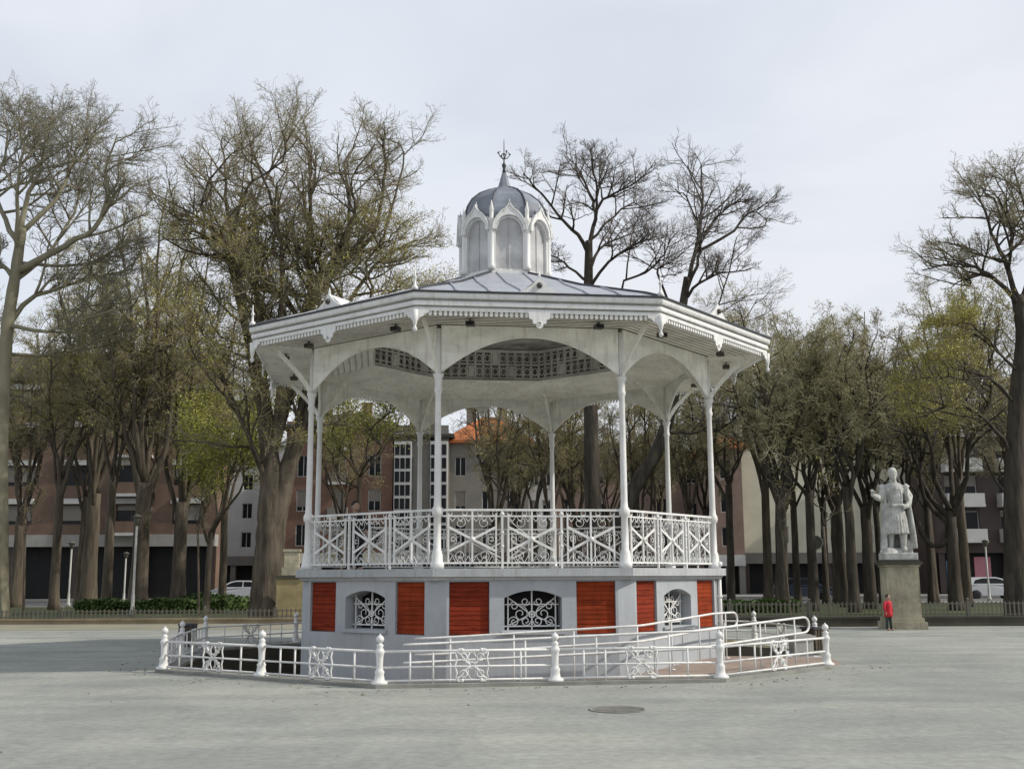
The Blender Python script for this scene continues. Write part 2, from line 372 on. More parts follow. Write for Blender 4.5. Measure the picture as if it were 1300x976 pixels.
# railing, one per side
m = MB(); rr = CR*cos(R(22.5)); half = CR*sin(R(22.5))-.09
zt, z2, zb = 2.865, 2.75, 1.90
m.box(-half, half, -rr-.022, -rr+.022, zt-.022, zt+.018)
m.box(-half, half, -rr-.014, -rr+.014, z2-.014, z2+.014)
m.box(-half, half, -rr-.016, -rr+.016, zb-.016, zb+.016)
for i in (1, 2):
    s = -half+2*half*i/3
    m.bar((s,-rr,1.80), (s,-rr,zt), .038, .038)
    for z in (2.2, 2.45, 2.79): m.ball((s,-rr,z), .036, 8, 5)
    m.ball((s,-rr,2.79), .045, 8, 5)
W3 = 2*half/3
for i in range(3):
    c0 = -half+W3*(i+.5); e = W3/2-.115
    for q in (-1, 1): m.bar((c0+q*e,-rr,zb), (c0+q*e,-rr,z2+.05), .030, .03)
    m.bar((c0,-rr,zb), (c0,-rr,zt), .032, .032)
    zc = 2.33; dz = .22
    for q in (-1, 1):
        m.bar((c0-e,-rr-.012,zc-q*dz), (c0+e,-rr-.012,zc+q*dz), .046, .012, up=(0,1,0))
    m.ball((c0,-rr-.02,zc), .05, 8, 5)
    # finer ornament round the cross
    for q in (-1, 1):
        m.bar((c0-e,-rr+.012,zc-q*.36), (c0,-rr+.012,zc), .016, .012, up=(0,1,0)) if i == 1 else None
        for p in (-1, 1):
            sp = spiral(c0+p*e*.5, zc+q*.30, .105, .03, pi/2*q, 1.25*p, rr)
            m.tube(sp, .0055, 4)
            sp = spiral(c0+p*e*.80, zc+q*.02, .075, .02, pi/2*q, 1.1*p*q, rr)
            m.tube(sp, .005, 4)
    n = 6; w = 2*e/n
    for j in range(n):
        s = c0-e+w*j
        m.bar((s,-rr,zb), (s+w/2,-rr,zb+.13), .009, .009); m.bar((s+w/2,-rr,zb+.13), (s+w,-rr,zb), .009, .009)
        m.bar((s,-rr,z2), (s+w/2,-rr,z2-.10), .010, .012); m.bar((s+w/2,-rr,z2-.10), (s+w,-rr,z2), .010, .012)
for i in range(12):
    s = -half+2*half*(i+.5)/12
    m.tube([(s+.045*cos(a*pi/4), -rr, (z2+zt)/2+.045*sin(a*pi/4)) for a in range(9)], .008, 4)
o = m.build('railing', M['white'], bs); rep8(o, bs)
# arched spandrel between columns
SP = CR*cos(R(22.5)); sh = CR*sin(R(22.5))
m = MB(); n = 24
def az(s): return 5.44+.70*(1-abs(s/(sh-.05))**2.05)
xs = [-sh+.05+(2*sh-.1)*i/n for i in range(n+1)]
for i in range(n):
    a0, a1 = xs[i], xs[i+1]; zt0 = 6.33
    m.hexa([F(a0,SP-.02,az(a0)), F(a1,SP-.02,az(a1)), F(a1,SP+.02,az(a1)), F(a0,SP+.02,az(a0)), F(a0,SP-.02,zt0), F(a1,SP-.02,zt0), F(a1,SP+.02,zt0), F(a0,SP+.02,zt0)])
m.tube([F(a,SP,az(a)) for a in xs], .026, 6)
o = m.build('arch_panel', M['white_old'], bs); rep8(o, bs)
# eaves soffit and inner cove built as overlapping boards
m = MB()
def boards(p0, p1, n, lip):
    for i in range(n):
        t0, t1 = i/n, (i+1)/n
        a = (p0[0]+(p1[0]-p0[0])*t0, p0[1]+(p1[1]-p0[1])*t0); c = (p0[0]+(p1[0]-p0[0])*t1, p0[1]+(p1[1]-p0[1])*t1)
        m.sweep8([(a[0], a[1]-lip), (c[0], c[1]), (c[0], c[1]+lip*1.0)])
boards((5.36, 6.315), (SP+.03, 6.345), 8, .010)
m.build('soffit', M['board'], bs)
m = MB(); boards((SP-.03, 6.31), (2.95, 6.60), 9, .032); m.build('cove_ceiling', M['board'], bs)
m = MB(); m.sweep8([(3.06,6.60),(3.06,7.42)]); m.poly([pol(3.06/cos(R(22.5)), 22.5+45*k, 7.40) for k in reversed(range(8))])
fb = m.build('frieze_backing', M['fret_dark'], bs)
# fretwork frieze (one side), open carved boards
m = MB(); fr_ = 2.97; fh = fr_*tan(R(22.5)); rnd = random.Random(5)
m.box(-fh, fh, -fr_-.02, -fr_+.02, 6.58, 6.66); m.box(-fh, fh, -fr_-.02, -fr_+.02, 7.30, 7.38); m.box(-fh, fh, -fr_-.015, -fr_+.015, 6.98, 7.02)
n = 12
for i in range(n):
    s = -fh+2*fh*(i+.5)/n; w = fh/n
    m.box(s-w-.02, s-w+.02, -fr_-.012, -fr_+.012, 6.66, 7.30)
    for z in (6.82, 7.16):
        if rnd.random() < .12: m.box(s-w+.03, s+w-.03, -fr_-.01, -fr_+.01, z-.14, z+.14); continue
        m.tube([F(s+.07*cos(a*pi/4), fr_, z+.09*sin(a*pi/4)) for a in range(9)], .019, 4)
        for q in (-1, 1):
            for p in (-1, 1): m.bar(F(s+q*.05, fr_, z+p*.06), F(s+q*w, fr_, z+p*.15), .03, .02)
o = m.build('fretwork', M['fret'], bs); rep8(o, bs)
# inner ceiling ribs
# cornice + hanging fringe
m = MB(); m.sweep8([(5.33,6.325),(5.40,6.325),(5.40,6.385),(5.335,6.388),(5.335,6.415),(5.43,6.42),(5.435,6.45),(5.42,6.50),(5.34,6.505),(5.34,6.54),(5.46,6.545),(5.475,6.58),(5.475,6.64),(5.30,6.66)])
m.sweep8([(5.33,6.325),(5.33,6.4)]); cor = m.build('cornice', M['white'], bs)
m = MB(); m.sweep8([(5.40,6.642),(5.50,6.645),(5.505,6.675),(5.49,6.68),(5.40,6.664)]); m.build('gutter', M['lead'], cor)
m = MB(); cs = 5.37; ch = 5.37*tan(R(22.5)); n = 46
for i in range(n):
    s = -ch+.12+(2*ch-.24)*(i+.5)/n
    m.prism([(s-.028,6.33),(s-.028,6.265),(s-.016,6.245),(s+.016,6.245),(s+.028,6.265),(s+.028,6.33)], .02, lambda x, y, z: (x, -cs+y, z))
o = m.build('fringe', M['white'], bs); rep8(o, bs)
m = MB(); rp = 5.405
pts = [(-.20,6.33),(-.19,6.22),(-.13,6.20),(-.12,6.13),(-.07,6.12),(-.055,6.06),(0,6.03),(.055,6.06),(.07,6.12),(.12,6.13),(.13,6.20),(.19,6.22),(.20,6.33)]
m.prism(pts, .02, lambda x, y, z: (x, -rp+y, z)); m.tube([(0.035*cos(a*pi/4), -rp-.015, 6.13+.035*sin(a*pi/4)) for a in range(9)], .010, 4)
m.cur = 1; m.prism([(.03*cos(a*pi/4), 6.13+.03*sin(a*pi/4)) for a in range(8)], .026, lambda x, y, z: (x, -rp+y, z))
o = m.build('eave_pendant', [M['white'], M['fret_dark']], bs); rep8(o, bs)
m = MB(); c = pol(5.40/cos(R(22.5)), 22.5, 0)
m.lathe([(.015,5.93),(.04,5.96),(.045,5.99),(.022,6.03),(.028,6.06),(.05,6.14),(.06,6.33)], (c[0],c[1],0), 8)
for sgn in (-1, 1):      # fretted lappets either side of the corner drop
    a = R(22.5+sgn*22.5); t = Vector((cos(a), sin(a), 0)); nn = Vector((sin(a), -cos(a), 0)); cc = Vector(c)-nn*0.0
    base_p = Vector((c[0], c[1], 0))
    d = -t if sgn > 0 else t
    d = -d if sgn > 0 else -d
    d = (t*-1 if sgn < 0 else t)
    m.prism([(0,6.33),(0,6.12),(.05,6.13),(.08,6.19),(.14,6.21),(.17,6.26),(.24,6.28),(.24,6.33)], .02, lambda x, y, z: tuple(base_p+d*x+nn*(y+.012)+Vector((0,0,z))))
o = m.build('corner_pendant', M['white'], bs); rep8(o, bs)
# roof
m = MB(); m.sweep8([(5.44,6.672),(5.0,6.85),(3.0,7.52),(1.03,8.30),(.6,8.34)])
roof = m.build('roof', M['zinc'], bs)
m = MB()
for s in (-1.5,-.9,-.3,.3,.9,1.5):
    r1 = max(1.06, abs(s)/tan(R(22.5))+.05)
    zr = lambda r: 8.30-(r-1.03)*(8.30-6.672)/(5.44-1.03)
    prof = [(5.44,6.672),(5.0,6.85),(3.0,7.52),(1.03,8.30)]
    def zi(r):
        for (ra, za), (rb, zb_) in zip(prof, prof[1:]):
            if ra >= r >= rb: return za+(zb_-za)*(ra-r)/(ra-rb)
        return 8.3
    rs = [5.42, 5.0] + ([3.0] if r1 < 3 else []) + [r1]
    for ra, rb in zip(rs, rs[1:]): m.bar(F(s,ra,zi(ra)+.012), F(s,rb,zi(rb)+.012), .03, .035)
o = m.build('roof_seam', M['zinc'], roof); rep8(o, roof)
m = MB()
for ra, rb in ((5.44,5.0),(5.0,3.0),(3.0,1.03)):
    m.bar(pol(ra/cos(R(22.5)), 22.5, zi(ra)+.015), pol(rb/cos(R(22.5)), 22.5, zi(rb)+.015), .06, .05)
o = m.build('hip_ridge', M['lead'], roof); rep8(o, roof)
m = MB()   # antefix at the middle of each eave
pts = [(-.42,6.68),(-.28,6.74),(-.15,6.83),(-.08,6.90),(-.035,6.95),(0,7.01),(.035,6.95),(.08,6.90),(.15,6.83),(.28,6.74),(.42,6.68)]
m.prism(pts, .05, lambda x, y, z: (x, -5.40+y, z)); m.lathe([(.02,6.99),(.03,7.02),(.015,7.05),(.006,7.11)], (0,-5.40,0), 8); m.cur = 1; m.ball((0,-5.44,6.83), .055, 8, 6); m.cur = 0
m.poly([F(-.34,5.38,6.70), F(0,5.38,6.98), F(0,4.85,6.95)]); m.poly([F(.34,5.38,6.70), F(0,4.85,6.95), F(0,5.38,6.98)])
o = m.build('antefix', [M['white'], M['bronze']], roof); rep8(o, roof)
m = MB(); m.lathe([(.05,6.68),(.06,6.74),(.025,6.78),(.02,6.90),(.04,6.93),(.015,6.97),(.008,7.12)], pol(5.42/cos(R(22.5)), 22.5, 0), 8)
o = m.build('corner_finial', M['white'], roof); rep8(o, roof)
m = MB()   # small dark floodlight under the eaves
m.box(-.08,.08,-5.04,-4.90,6.19,6.27); m.bar((0,-4.97,6.26),(0,-4.97,6.34),.03,.03); m.cur = 1; m.box(-.065,.065,-5.048,-5.04,6.20,6.26)
for k in range(8):
    for q in (-1, 1):
        if (k, q) == (0, -1): fl = o = m.build('floodlight', [M['bronze'], M['glass']], bs, rotz=R(45*k)+R(q*14))
        else: copy_part(fl, bs, rotz=R(45*k)+R(q*14))
m = MB(); c = pol(4.66, 67.5, 0); m.tube([(c[0],c[1],1.9),(c[0],c[1],-.15)], .045, 8); m.lathe([(.075,1.84),(.085,1.92),(.06,1.94)], (c[0],c[1],0), 8)
for z in (1.2, .4): m.lathe([(.06,z),(.06,z+.04)], (c[0],c[1],0), 8)
m.build('downpipe', M['white'], bs)
# cupola
cu = MB(); LR = .95; lh = LR*tan(R(22.5))
cu.sweep8([(LR+.06,8.26),(LR+.06,8.36),(LR-.02,8.38),(LR-.02,8.42),(.5,8.44)])
cup = cu.build('cupola', M['white'], bs)
m = MB(); n = 12; wo = lh-.085
def oz(s): return 9.24+.36*sqrt(max(0, 1-(s/wo)**2))
xs = [-wo+2*wo*i/n for i in range(n+1)]
for q in (-1, 1): m.box(q*wo if q > 0 else -lh, lh if q > 0 else -wo, -LR-.04, -LR+.04, 8.40, 9.56)
for i in range(n):
    a0, a1 = xs[i], xs[i+1]
    m.hexa([F(a0,LR-.04,oz(a0)), F(a1,LR-.04,oz(a1)), F(a1,LR+.039,oz(a1)), F(a0,LR+.039,oz(a0)), F(a0,LR-.04,9.635), F(a1,LR-.04,9.635), F(a1,LR+.039,9.635), F(a0,LR+.039,9.635)])
m.tube([F(a,LR+.045,oz(a)+.02) for a in xs], .022, 5)
og = [(wo+.075,9.30),(wo+.06,9.44),(wo*.90+.03,9.56),(wo*.70+.02,9.665),(.17,9.735),(.10,9.775),(.055,9.83),(.02,9.88),(0,9.94)]
ig = [(wo-.01,9.30),(wo*.95,9.42),(wo*.80,9.51),(wo*.60,9.58),(.12,9.62),(.07,9.635),(.04,9.64),(.015,9.645),(0,9.645)]
for q in (-1, 1):
    for i in range(8):
        a0, a1, b0, b1 = og[i], og[i+1], ig[i], ig[i+1]
        m.hexa([F(q*b0[0],LR+.04,b0[1]), F(q*a0[0],LR+.04,a0[1]), F(q*a1[0],LR+.04,a1[1]), F(q*b1[0],LR+.04,b1[1]), F(q*b0[0],LR+.12,b0[1]), F(q*a0[0],LR+.12,a0[1]), F(q*a1[0],LR+.12,a1[1]), F(q*b1[0],LR+.12,b1[1])])
        m.bar(F(q*a0[0],LR+.125,a0[1]), F(q*a1[0],LR+.125,a1[1]), .03, .03)
m.lathe([(.02,9.90),(.03,9.935),(.012,9.96),(.005,10.02)], (0,-LR-.075,0), 6)
o = m.build('cupola_arch', M['white'], cup); rep8(o, cup)
m = MB(); m.quad(F(-wo,LR-.03,8.42), F(wo,LR-.03,8.42), F(wo,LR-.03,9.6), F(-wo,LR-.03,9.6)); m.bar(F(0,LR-.02,8.42), F(0,LR-.02,9.56), .02, .02)
o = m.build('cupola_glazing', M['lantern_glass'], cup); rep8(o, cup)
m = MB(); c = pol(LR/cos(R(22.5))+.02, 22.5, 0)
m.lathe([(.085,8.38),(.085,8.48),(.062,8.52),(.058,9.45),(.08,9.50),(.08,9.56),(.05,9.60),(.045,9.75),(.055,9.78),(.02,9.92),(.006,10.0)], (c[0],c[1],0), 8)
o = m.build('corner_pinnacle', M['white'], cup); rep8(o, cup)
m = MB(); m.sweep8([(.90,9.55),(.94,9.72),(.935,9.86),(.89,10.03),(.78,10.23),(.59,10.41),(.37,10.53),(.20,10.60),(.14,10.67),(.09,10.86),(.05,11.0),(.02,11.06)])
dome = m.build('dome', M['dome'], bs)
m = MB(); prof = [(.94,9.72),(.935,9.86),(.89,10.03),(.78,10.23),(.59,10.41),(.37,10.53),(.20,10.60)]
m.tube([pol(r/cos(R(22.5))+.005, 22.5, z) for r, z in prof], .022, 6); o = m.build('dome_rib', M['lead'], dome); rep8(o, dome)
m = MB(); m.lathe([(.05,11.0),(.03,11.12),(.05,11.18),(.055,11.22),(.02,11.27),(.014,11.45),(.035,11.48),(.012,11.52),(.01,11.75),(.004,11.86)], n=8)
for k in range(4):
    a = k*pi/2+.3; m.tube([(0,0,11.36),(.09*cos(a),.09*sin(a),11.40),(.15*cos(a),.15*sin(a),11.50),(.10*cos(a),.10*sin(a),11.54)], .012, 5)
    m.ball((.15*cos(a),.15*sin(a),11.50), .025, 6, 4)
m.build('finial', M['lead'], bs)

# ------------------------------------------------------------------ sunken ramp round the base, ground with octagonal hole
def oct_r(a, Rc):   # radius of octagon (circumradius Rc, corners at 22.5+45k) in direction a degrees
    d = ((a+22.5) % 45)-22.5; return Rc*cos(R(22.5))/cos(R(d))
frame = Matrix.Translation((BX,BY,0)) @ Matrix.Rotation(PHI, 4, 'Z'); finv = frame.inverted()
# fence line in plan (world x, y), corners of a slightly irregular octagon; opened on the right for the ramp
FW = [(-6.25,20.15),(-2.03,17.14),(3.28,17.89),(6.35,21.05),(6.6,22.6),(5.92,27.56),(1.64,30.9),(-3.76,30.2),(-7.1,25.9)]
FL = [finv @ Vector((x, y, 0)) for x, y in FW]
def poly_r(a, inset=0.):
    dx, dy = sin(R(a)), -cos(R(a)); best = 9.
    for i in range(len(FL)):
        p = FL[i]; q = FL[(i+1) % len(FL)]; ex, ey = q.x-p.x, q.y-p.y; den = dx*ey-dy*ex
        if abs(den) < 1e-9: continue
        t = (p.x*ey-p.y*ex)/den; u = (p.x*dy-p.y*dx)/den
        if t > 0 and -1e-6 <= u <= 1+1e-6: best = min(best, t) if best < 9 else t
    return best-inset
HI = .18
FANG = [math.degrees(atan2(p.x, -p.y)) for p in FL]
def floor_z(a):     # a from -180..80
    return -max(0., (56-a))*.0040
def wp(r, a, z): return tuple(frame @ Vector(pol(r, a, z)))
angs = sorted({round(x, 4) for x in [-180+2.5*i for i in range(101)]+[f for f in FANG if f < 70]})      # -180..70
m = MB()
for a0, a1 in zip(angs, angs[1:]):
    m.quad(pol(oct_r(a0,4.5),a0,floor_z(a0)), pol(poly_r(a0,HI),a0,floor_z(a0)), pol(poly_r(a1,HI),a1,floor_z(a1)), pol(oct_r(a1,4.5),a1,floor_z(a1)))
o = structure(m.build('ramp_paving', M['paver'])); o.matrix_world = frame
m = MB()            # level planted ground at the back, right of the ramp head
aa = sorted({round(x, 4) for x in [70+2.5*i for i in range(45)]+[f for f in FANG if f > 70]})
for a0, a1 in zip(aa, aa[1:]):
    m.quad(pol(oct_r(a0,4.5),a0,.24), pol(poly_r(a0,.9),a0,.16), pol(poly_r(a1,.9),a1,.16), pol(oct_r(a1,4.5),a1,.24)); m.quad(pol(poly_r(a0,.9),a0,.16), pol(poly_r(a0,HI),a0,.012), pol(poly_r(a1,HI),a1,.012), pol(poly_r(a1,.9),a1,.16))
o = structure(m.build('planting_soil', M['soil'])); o.matrix_world = frame
rw = thing('retaining_wall', 'dark low retaining wall lining the sunken ramp around the bandstand base', 'retaining wall', (BX,BY,0), PHI)
m = MB()
for a0, a1 in zip(angs, angs[1:]):
    m.quad(pol(poly_r(a0,HI),a0,floor_z(a0)-.05), pol(poly_r(a1,HI),a1,floor_z(a1)-.05), pol(poly_r(a1,HI),a1,.0), pol(poly_r(a0,HI),a0,.0))
m.quad(pol(oct_r(70,4.4),70,-.1), pol(poly_r(70,.9),70,-.1), pol(poly_r(70,.9),70,.16), pol(oct_r(70,4.4),70,.24))
m.quad(pol(oct_r(180,4.4),180,-1.1), pol(poly_r(180,HI),180,-1.1), pol(poly_r(180,HI),180,.05), pol(oct_r(180,4.4),180,.05))
m.build('wall', M['kerb'], rw)
m = MB()
for a0, a1 in zip(angs, angs[1:]):
    if a1 > 45: continue
    q = []
    for z in (.0, .055):
        q += [pol(poly_r(a0,HI+.01),a0,z), pol(poly_r(a0,HI-.32),a0,z), pol(poly_r(a1,HI-.32),a1,z), pol(poly_r(a1,HI+.01),a1,z)]
    m.hexa(q)
m.build('coping', mat('shade_toned_kerbstone', (.23,.23,.205), .85, .25, 2., .2, 20), rw)  # coping colour darkened to paint in the shade line under the fence
# plaza ground: octagonal ring then big ring to the horizon
m = MB()
ga = sorted({round(x, 4) for x in [-180+5*i for i in range(72)]+FANG}); ng = len(ga)
rings = [[wp(poly_r(a, HI), a, 0) for a in ga]]
for rad in (9, 14, 22, 34, 1500): rings.append([wp(rad, a, 0) for a in ga])
for r0, r1 in zip(rings, rings[1:]):
    for i in range(ng): j = (i+1) % ng; m.quad(r0[i], r1[i], r1[j], r0[j])
structure(m.build('plaza_ground', M['plaza']))

m = MB(); rg = random.Random(77)
for i in range(330):
    if i < 170:
        a = rg.uniform(-115, 60); r_ = poly_r(a, -.42)+abs(rg.gauss(0,.35)); x, y, _ = wp(r_, a, 0)
    elif i < 270: x = rg.uniform(-22, 22); y = 35.6-abs(rg.gauss(0,1.2))
    else: x = rg.uniform(-9, 9); y = rg.uniform(8.5, 34)
    if (x-BX)**2+(y-BY)**2 < 46: continue
    a = rg.uniform(0, 6.28); k = rg.uniform(.012, .035); t_ = rg.uniform(.004, .02); dx, dy = cos(a)*k, sin(a)*k
    m.quad((x-dx,y-dy,.006), (x+dy*.6,y-dx*.6,.006+t_), (x+dx,y+dy,.008), (x-dy*.6,y+dx*.6,.006+t_*.5))
o = m.build('fallen_leaves', mat('dry_leaves', (.09,.06,.03), .85, .4, 1.5, col2=(.20,.15,.08))); o['kind'] = 'stuff'
o['label'] = 'small dry fallen leaves scattered over the pale plaza'; o['category'] = 'leaves'
# ------------------------------------------------------------------ white fence round the bandstand
fence = thing('metal_fence', 'low white iron fence with ball-topped posts and scroll panels ringing the bandstand', 'fence', (BX,BY,0), PHI)
FPTS = [(6.45,24.0),(5.92,27.56),(3.78,29.23),(1.64,30.9),(-1.06,30.55),(-3.76,30.2),(-5.43,28.05),(-7.1,25.9),(-6.75,22.9),(-6.25,20.15),(-4.17,18.68),(-2.03,17.14),(.65,17.51),(3.28,17.89),(5.65,20.33)]
FPL = [tuple(finv @ Vector((x, y, 0))) for x, y in FPTS]
m = MB(); m.lathe([(.13,.055),(.13,.09),(.085,.11),(.075,.16),(.068,.20),(.078,.24),(.055,.27),(.050,.30),(.056,.44),(.064,.50),(.078,.53),(.064,.56),(.045,.60),(.06,.63),(.032,.655),(.028,.665)], n=10)
m.ball((0,0,.72), .062, 10, 6); m.ball((0,0,.785), .018, 6, 4)
post0 = None
for p in FPL:
    if post0 is None: post0 = m.build('fence_post', M['white'], fence, loc=p)
    else: copy_part(post0, fence, loc=p)
for p, q in zip(FPL, FPL[1:]):
    p = Vector(p); q = Vector(q); d = (q-p).normalized(); L_ = (q-p).length; nrm = Vector((d.y, -d.x, 0))
    m = MB()
    for z, r in ((.10,.017),(.30,.016),(.535,.020)): m.tube([tuple(p+d*.05+Vector((0,0,z))), tuple(q-d*.05+Vector((0,0,z)))], r, 8)
    for t in (.17, .30, .80): m.tube([tuple(p+d*L_*t+Vector((0,0,.055))), tuple(p+d*L_*t+Vector((0,0,.535)))], .016, 6)
    m.build('rail_section', M['white'], fence)
    m = MB(); c = p+d*L_*.52
    def Q(s, z, o=0.): return tuple(c+d*s+nrm*o+Vector((0,0,z)))
    for sx in (-1, 1):
        for sz in (-1, 1):
            pts = []
            for j in range(15):     # S-scroll from the centre to a curled end
                t = j/14
                if t < .55: s_ = .03+.15*t/.55; z_ = .315+sz*(.02+.16*(t/.55)**1.5)
                else:
                    a = (t-.55)/.45*1.35*pi; rr_ = .06*(1-.45*(t-.55)/.45); s_ = .18+rr_*sin(a)*1.0; z_ = .315+sz*(.18-.0+.045*(1-cos(a)) - .0)*1.0 if False else .315+sz*(.18+.03*(1-cos(a)))
                pts.append(Q(sx*s_, z_, .0))
            m.tube(pts, .021, 5); m.ball(pts[-1], .036, 6, 4)
        m.tube([Q(sx*.26,.07),Q(sx*.23,.2),Q(sx*.26,.31),Q(sx*.23,.42),Q(sx*.26,.53)], .015, 5)
    for sx in (-1, 1):
        for sz in (-1, 1): m.tube([Q(sx*(.13+.055*cos(k*pi/4)), .315+sz*.125+.055*sin(k*pi/4), .012) for k in range(8)], .012, 4)
        m.tube([Q(sx*.02,.11), Q(sx*.07,.20), Q(sx*.03,.315), Q(sx*.07,.43), Q(sx*.02,.53)], .013, 5)
    m.tube([Q(.05*cos(a*pi/4), .315+.05*sin(a*pi/4), .0) for a in range(9)], .014, 5)
    m.build('scroll_panel', M['white'], fence)
# handrails of the ramp (double rail with a looped end)
def handrail(label, r, a_start, a_end):
    h = thing('handrail', label, 'handrail', (BX,BY,0), PHI)
    A = [a_start+(a_end-a_start)*i/48 for i in range(49)]
    def P(a, hz): return pol(oct_r(a, r) if r > 0 else poly_r(a, -r), a, max(floor_z(a), -.9)+hz)
    top = [P(a, .90) for a in A]; low = [P(a, .62) for a in A]
    a0 = A[0]; d = Vector(top[0])-Vector(top[1]); d.z = 0; d.normalize()
    loop = [tuple(Vector(P(a0, .76))+d*.18*cos(t)+Vector((0,0,.14*sin(t)))) for t in [(-pi/2)+pi*i/8 for i in range(9)]]
    m = MB(); m.tube(list(reversed(low))+loop[1:-1]+top, .021, 8); m.build('rail', M['white'], h)
    for i in range(2, 49, 7):
        m = MB(); f = P(A[i], 0); t = P(A[i], .90); m.tube([f, t], .016, 6); m.lathe([(.06,f[2]),(.06,f[2]+.015)], (f[0],f[1],0), 8)
        m.build('baluster', M['white'], h)
    return h
handrail('white double handrail with looped end along the outer side of the ramp', -.62, 50, -20)
handrail('white double handrail along the grey wall, inner side of the ramp', 4.98, 66, -26)
m = MB(); m.box(-.20,.20,-.16,.16,0,.36); m.box(-.24,.24,-.20,.20,.36,.42); m.box(-.18,.18,-.14,.14,.42,.44)
p = wp(6.55, 70, -.02); tag(m.build('stone_block', M['concrete'], loc=(at(1018,838,23.4)[0],23.4,0), rotz=.2), 'small pale stone block standing beside the ramp handrail', 'stone block')
def bin_(label, loc, rz):
    o = thing('litter_bin', label, 'litter bin', loc, rz, 'small dark litter bins by the fence'); m = MB()
    m.box(-.19,.19,-.19,.19,.08,.50); m.box(-.05,.05,-.05,.05,0,.08); m.build('bin_body', M['bark_dark'], o)
    m = MB(); m.box(-.22,.22,-.22,.22,.502,.55)
    m.build('lid', M['lead'], o); m = MB()
    for k in range(5):
        x = -.16+.08*k; m.box(x-.028,x+.028,-.205,-.192,.09,.49); m.box(-.205,-.192,x-.028,x+.028,.09,.49); m.box(.192,.205,x-.028,x+.028,.09,.49)
    m.build('slats', M['bark_brown'], o)
p = at(247, 818, 27.6); bin_('small dark litter bin standing just outside the left rear of the white fence', (-8.0,27.6,0), .2)
bin_('small dark litter bin beside the pale stone block at the ramp entrance', (at(1036,833,24.0)[0],24.0,.02), .5)
m = MB(); m.lathe([(.36,.002),(.36,.010),(.33,.010),(.33,.007),(.01,.007)], n=28)
for k in range(-4, 5):
    h_ = sqrt(max(0, .31**2-(k*.065)**2)); m.box(-h_, h_, k*.065-.012, k*.065+.012, .0072, .0105)
p = at(784, 901, 14.2); tag(m.build('manhole_cover', mat('worn_iron', (.21,.205,.18), .8, .25, 6.), loc=(p[0],14.25,0)), 'round dark manhole cover set in the pale plaza in front', 'manhole cover')

# ------------------------------------------------------------------ ground beyond the plaza
def sheet(name, x0, x1, y0, y1, z, mt):
    m = MB(); nx, ny = 1, 1
    m.quad((x0,y0,z), (x1,y0,z), (x1,y1,z), (x0,y1,z)); return structure(m.build(name, mt))
YL, YR_ = 41.2, 36.6
sheet('lawn', -70, -2, YL+.3, 66, .012, M['grass']); sheet('lawn', 3, 70, YR_+.3, 66, .012, M['grass'])
sheet('sand_strip', -70, -2, 36.4, YL, .006, mat('sandy_strip', (.25,.235,.175), .9, .18, .5, .3, 12))
sheet('path', -70, 70, 66, 71, .016, M['pavement'])
sheet('street', -300, 300, 71, 82, .008, M['asphalt'])
m = MB(); m.box(-120,120,82,140,0,.14); structure(m.build('pavement', M['pavement']))
m = MB(); m.box(-120,120,70.8,71,0,.13); structure(m.build('kerb', M['concrete']))
# lane line on the street
m = MB()
for i in range(-30, 31): m.quad((i*4,76.4,.013), (i*4+2,76.4,.013), (i*4+2,76.55,.013), (i*4,76.55,.013))
structure(m.build('lane_marking', M['frame']))

# park fences: kerb, posts, picket panels
def park_fence(label, x0, x1, y, kerb_h, top, km, pitch):
    h = thing('picket_fence', label, 'fence', (x0,y,0))
    L_ = x1-x0; m = MB(); m.box(0, L_, -.16, .16, 0, kerb_h); m.box(0, L_, -.19, .19, kerb_h, kerb_h+.06); m.build('kerb_wall', km, h)
    n = int(L_/2.5); w = L_/n; m = MB()
    for z in (kerb_h+.12, top-.08): m.box(0, w, -.014, .014, z-.018, z+.018)
    k = int(w/pitch)
    for i in range(k):
        x = w*(i+.5)/k; m.prism([(x-.026,kerb_h+.07),(x+.026,kerb_h+.07),(x+.026,top-.03),(x,top),(x-.026,top-.03)], .016, lambda a, b_, z: (a, b_-.016, z))
    p0 = m.build('picket_panel', M['picket'], h)
    m = MB(); m.box(-.035,.035,-.035,.035,kerb_h+.06,top+.03); m.ball((0,0,top+.06), .045, 8, 5); q0 = m.build('post', M['picket'], h)
    for i in range(1, n): copy_part(p0, h, loc=(i*w,0,0)); copy_part(q0, h, loc=(i*w,0,0))
    return h
park_fence('low grey picket fence on tan kerb edging the lawn left of the bandstand', -48, -3.5, YL, .14, .54, M['sandstone'], .16)
park_fence('low grey picket fence on dark kerb wall behind the statue', 4.5, 46, YR_, .26, .80, M['kerb'], .14)

